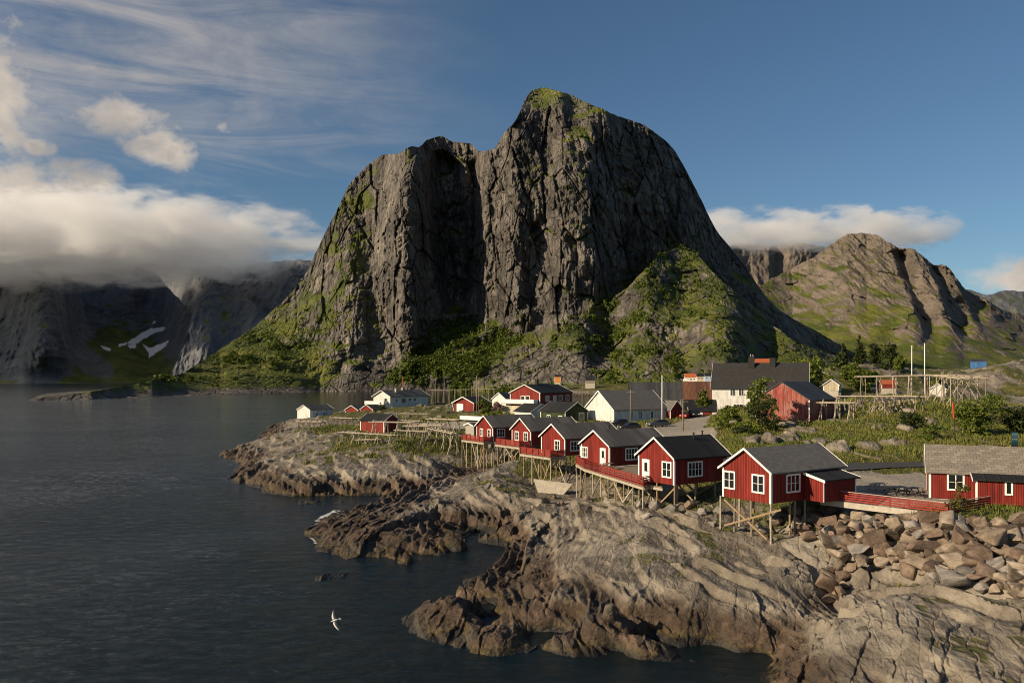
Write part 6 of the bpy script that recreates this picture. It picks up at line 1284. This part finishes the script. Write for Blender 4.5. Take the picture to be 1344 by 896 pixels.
def scrub():
    r = np.random.RandomState(12); X, Y, Z, PX, PY = (MT[k] for k in ('X', 'Y', 'Z', 'PX', 'PY')); hx = HILL; n = 5 * fbm(PX / 12, PY / 10, 3, 31)
    w = np.maximum(sstep(-poly_sdf(PX + n, PY + n, green2), -4, 6) * sstep(fbm(X / 34, Z / 26, 4, 301), -.35, .05), .45 * sstep(-poly_sdf(PX + n, PY + n, green1), -4, 10) * sstep(fbm(X / 24, Z / 20, 4, 302), .12, .3))
    w = np.maximum(w, .30 * sstep(-poly_sdf(PX + n, PY + n, green3), -4, 6) * sstep(PY, 400, 470) * sstep(fbm(X / 24, Z / 18, 4, 303), .08, .25)) * (Z > 6)
    f = np.flatnonzero(r.rand(w.size) < (w * .105).ravel()); 
    if len(f) > 5200: f = r.choice(f, 5200, replace=False)
    P_ = np.stack([X.ravel()[f], Y.ravel()[f], Z.ravel()[f]], 1); hw = HILL['veg'] * sstep(fbm(HILL['X'] / 26, HILL['Z'] / 20, 4, 305), .05, .25) * .055 * (HILL['PX'] < 1000) * sstep(HILL['PX'], 980, 820); g_ = np.flatnonzero(r.rand(hw.size) < hw.ravel())
    g_ = g_[:2500] if len(g_) < 2500 else r.choice(g_, 2500, replace=False); P_ = np.concatenate([P_, np.stack([HILL['X'].ravel()[g_], HILL['Y'].ravel()[g_], HILL['Z'].ravel()[g_]], 1)]); f = np.arange(len(P_)); h = r.uniform(3.5, 8, len(f)); V = []
    for i in range(14):
        q = P_ + np.stack([r.normal(0, 1.3, len(f)), r.normal(-.8, 1.0, len(f)), h * r.uniform(.1, 1, len(f))], 1); a = r.randn(len(f), 3); a /= np.linalg.norm(a, axis=1)[:, None]; b = np.cross(a, r.randn(len(f), 3)); b /= np.linalg.norm(b, axis=1)[:, None]; s = r.uniform(.9, 1.9, (len(f), 1))
        V.append(np.stack([q - a * s, q - b * s * .8, q + a * s, q + b * s * .8], 1).reshape(-1, 3))
    v = np.concatenate(V); me = bpy.data.meshes.new('mountain_scrub'); me.from_pydata(v.tolist(), [], np.arange(len(v)).reshape(-1, 4).tolist()); me.materials.append(leaf_mat('scrub_leaves', (.03, .05, .006), (.085, .12, .013), (.15, .18, .024)))
    o = bpy.data.objects.new('mountain_scrub', me); COL.objects.link(o); tag(o, 'birch scrub covering the green foot of the great cliff', 'scrub', None, 'stuff')
scrub()

# ---------------------------------------------------------------- the gull over the water
def gull():
    D = 50.0; c = PT(440, 813.5, D); r = empty('seagull', c, 0, 'white seagull banking low over the dark water with both wings spread', 'bird')
    me = bpy.data.meshes.new('body'); bm = bmesh.new()
    # body as lofted rings along x (head at -x), wings lofted along z (the bird is banked on edge)
    pr = [(-.26, .012), (-.235, .03), (-.20, .045), (-.165, .042), (-.12, .055), (-.03, .075), (.06, .065), (.14, .040), (.20, .028)]
    rings = []
    for x, rad in pr: rings.append([bm.verts.new((x, math.cos(6.283 * i / 10) * rad, math.sin(6.283 * i / 10) * rad * .9)) for i in range(10)])
    for a, b in zip(rings[:-1], rings[1:]):
        for i in range(10): bm.faces.new((a[i], a[(i + 1) % 10], b[(i + 1) % 10], b[i]))
    bm.faces.new(rings[0]); bm.faces.new(rings[-1][::-1])
    def wing(sg):
        st = [(0.03, -.12, .10, 0.0), (.16, -.17, .07, .03), (.32, -.15, .06, .06), (.46, -.08, .08, .03), (.58, .0, .09, -.02), (.68, .085, .11, -.08)]
        rr = []
        for z, xa, xb, y in st:
            th = .018 * (1 - z / .8) + .004
            rr.append([bm.verts.new(q) for q in ((xa, y, sg * z), ((xa * .7 + xb * .3), y - th, sg * z), (xb, y, sg * z), ((xa * .7 + xb * .3), y + th, sg * z))])
        for a, b in zip(rr[:-1], rr[1:]):
            for i in range(4): bm.faces.new((a[i], a[(i + 1) % 4], b[(i + 1) % 4], b[i]))
        bm.faces.new(rr[-1]); bm.faces.new(rr[0][::-1])
    wing(1); wing(-1)
    tl = [bm.verts.new(q) for q in ((.17, 0, .03), (.33, .01, .085), (.34, .01, 0), (.33, .01, -.085), (.17, 0, -.03), (.17, .02, 0))]
    bm.faces.new((tl[0], tl[1], tl[2], tl[5])); bm.faces.new((tl[5], tl[2], tl[3], tl[4])); bmesh.ops.recalc_face_normals(bm, faces=bm.faces); bm.to_mesh(me); bm.free(); me.polygons.foreach_set('use_smooth', [True] * len(me.polygons))
    me.materials.append(plain('gull_feathers', (.62, .58, .52), .7, .08)); o = bpy.data.objects.new('body', me); COL.objects.link(o); o.parent = r
    MB().beam((-.25, 0, 0), (-.33, 0, -.008), .022, .028, 6).build('beak', plain('yellow_beak', (.55, .32, .05), .5), r)
    for s in (1, -1): MB().add([(.0, .026, s * .585), (.085, -.082, s * .685), (.06, -.09, s * .70), (-.02, .0, s * .60), (.0, -.05, s * .585), (.085, -.10, s * .685)], [(0, 1, 2, 3), (4, 3, 2, 5), (0, 4, 5, 1)]).build('wing_tip', DARK, r)
    r.rotation_euler = (math.radians(-8), math.radians(14), math.radians(12)); r.rotation_euler.y = math.radians(-14)
gull()
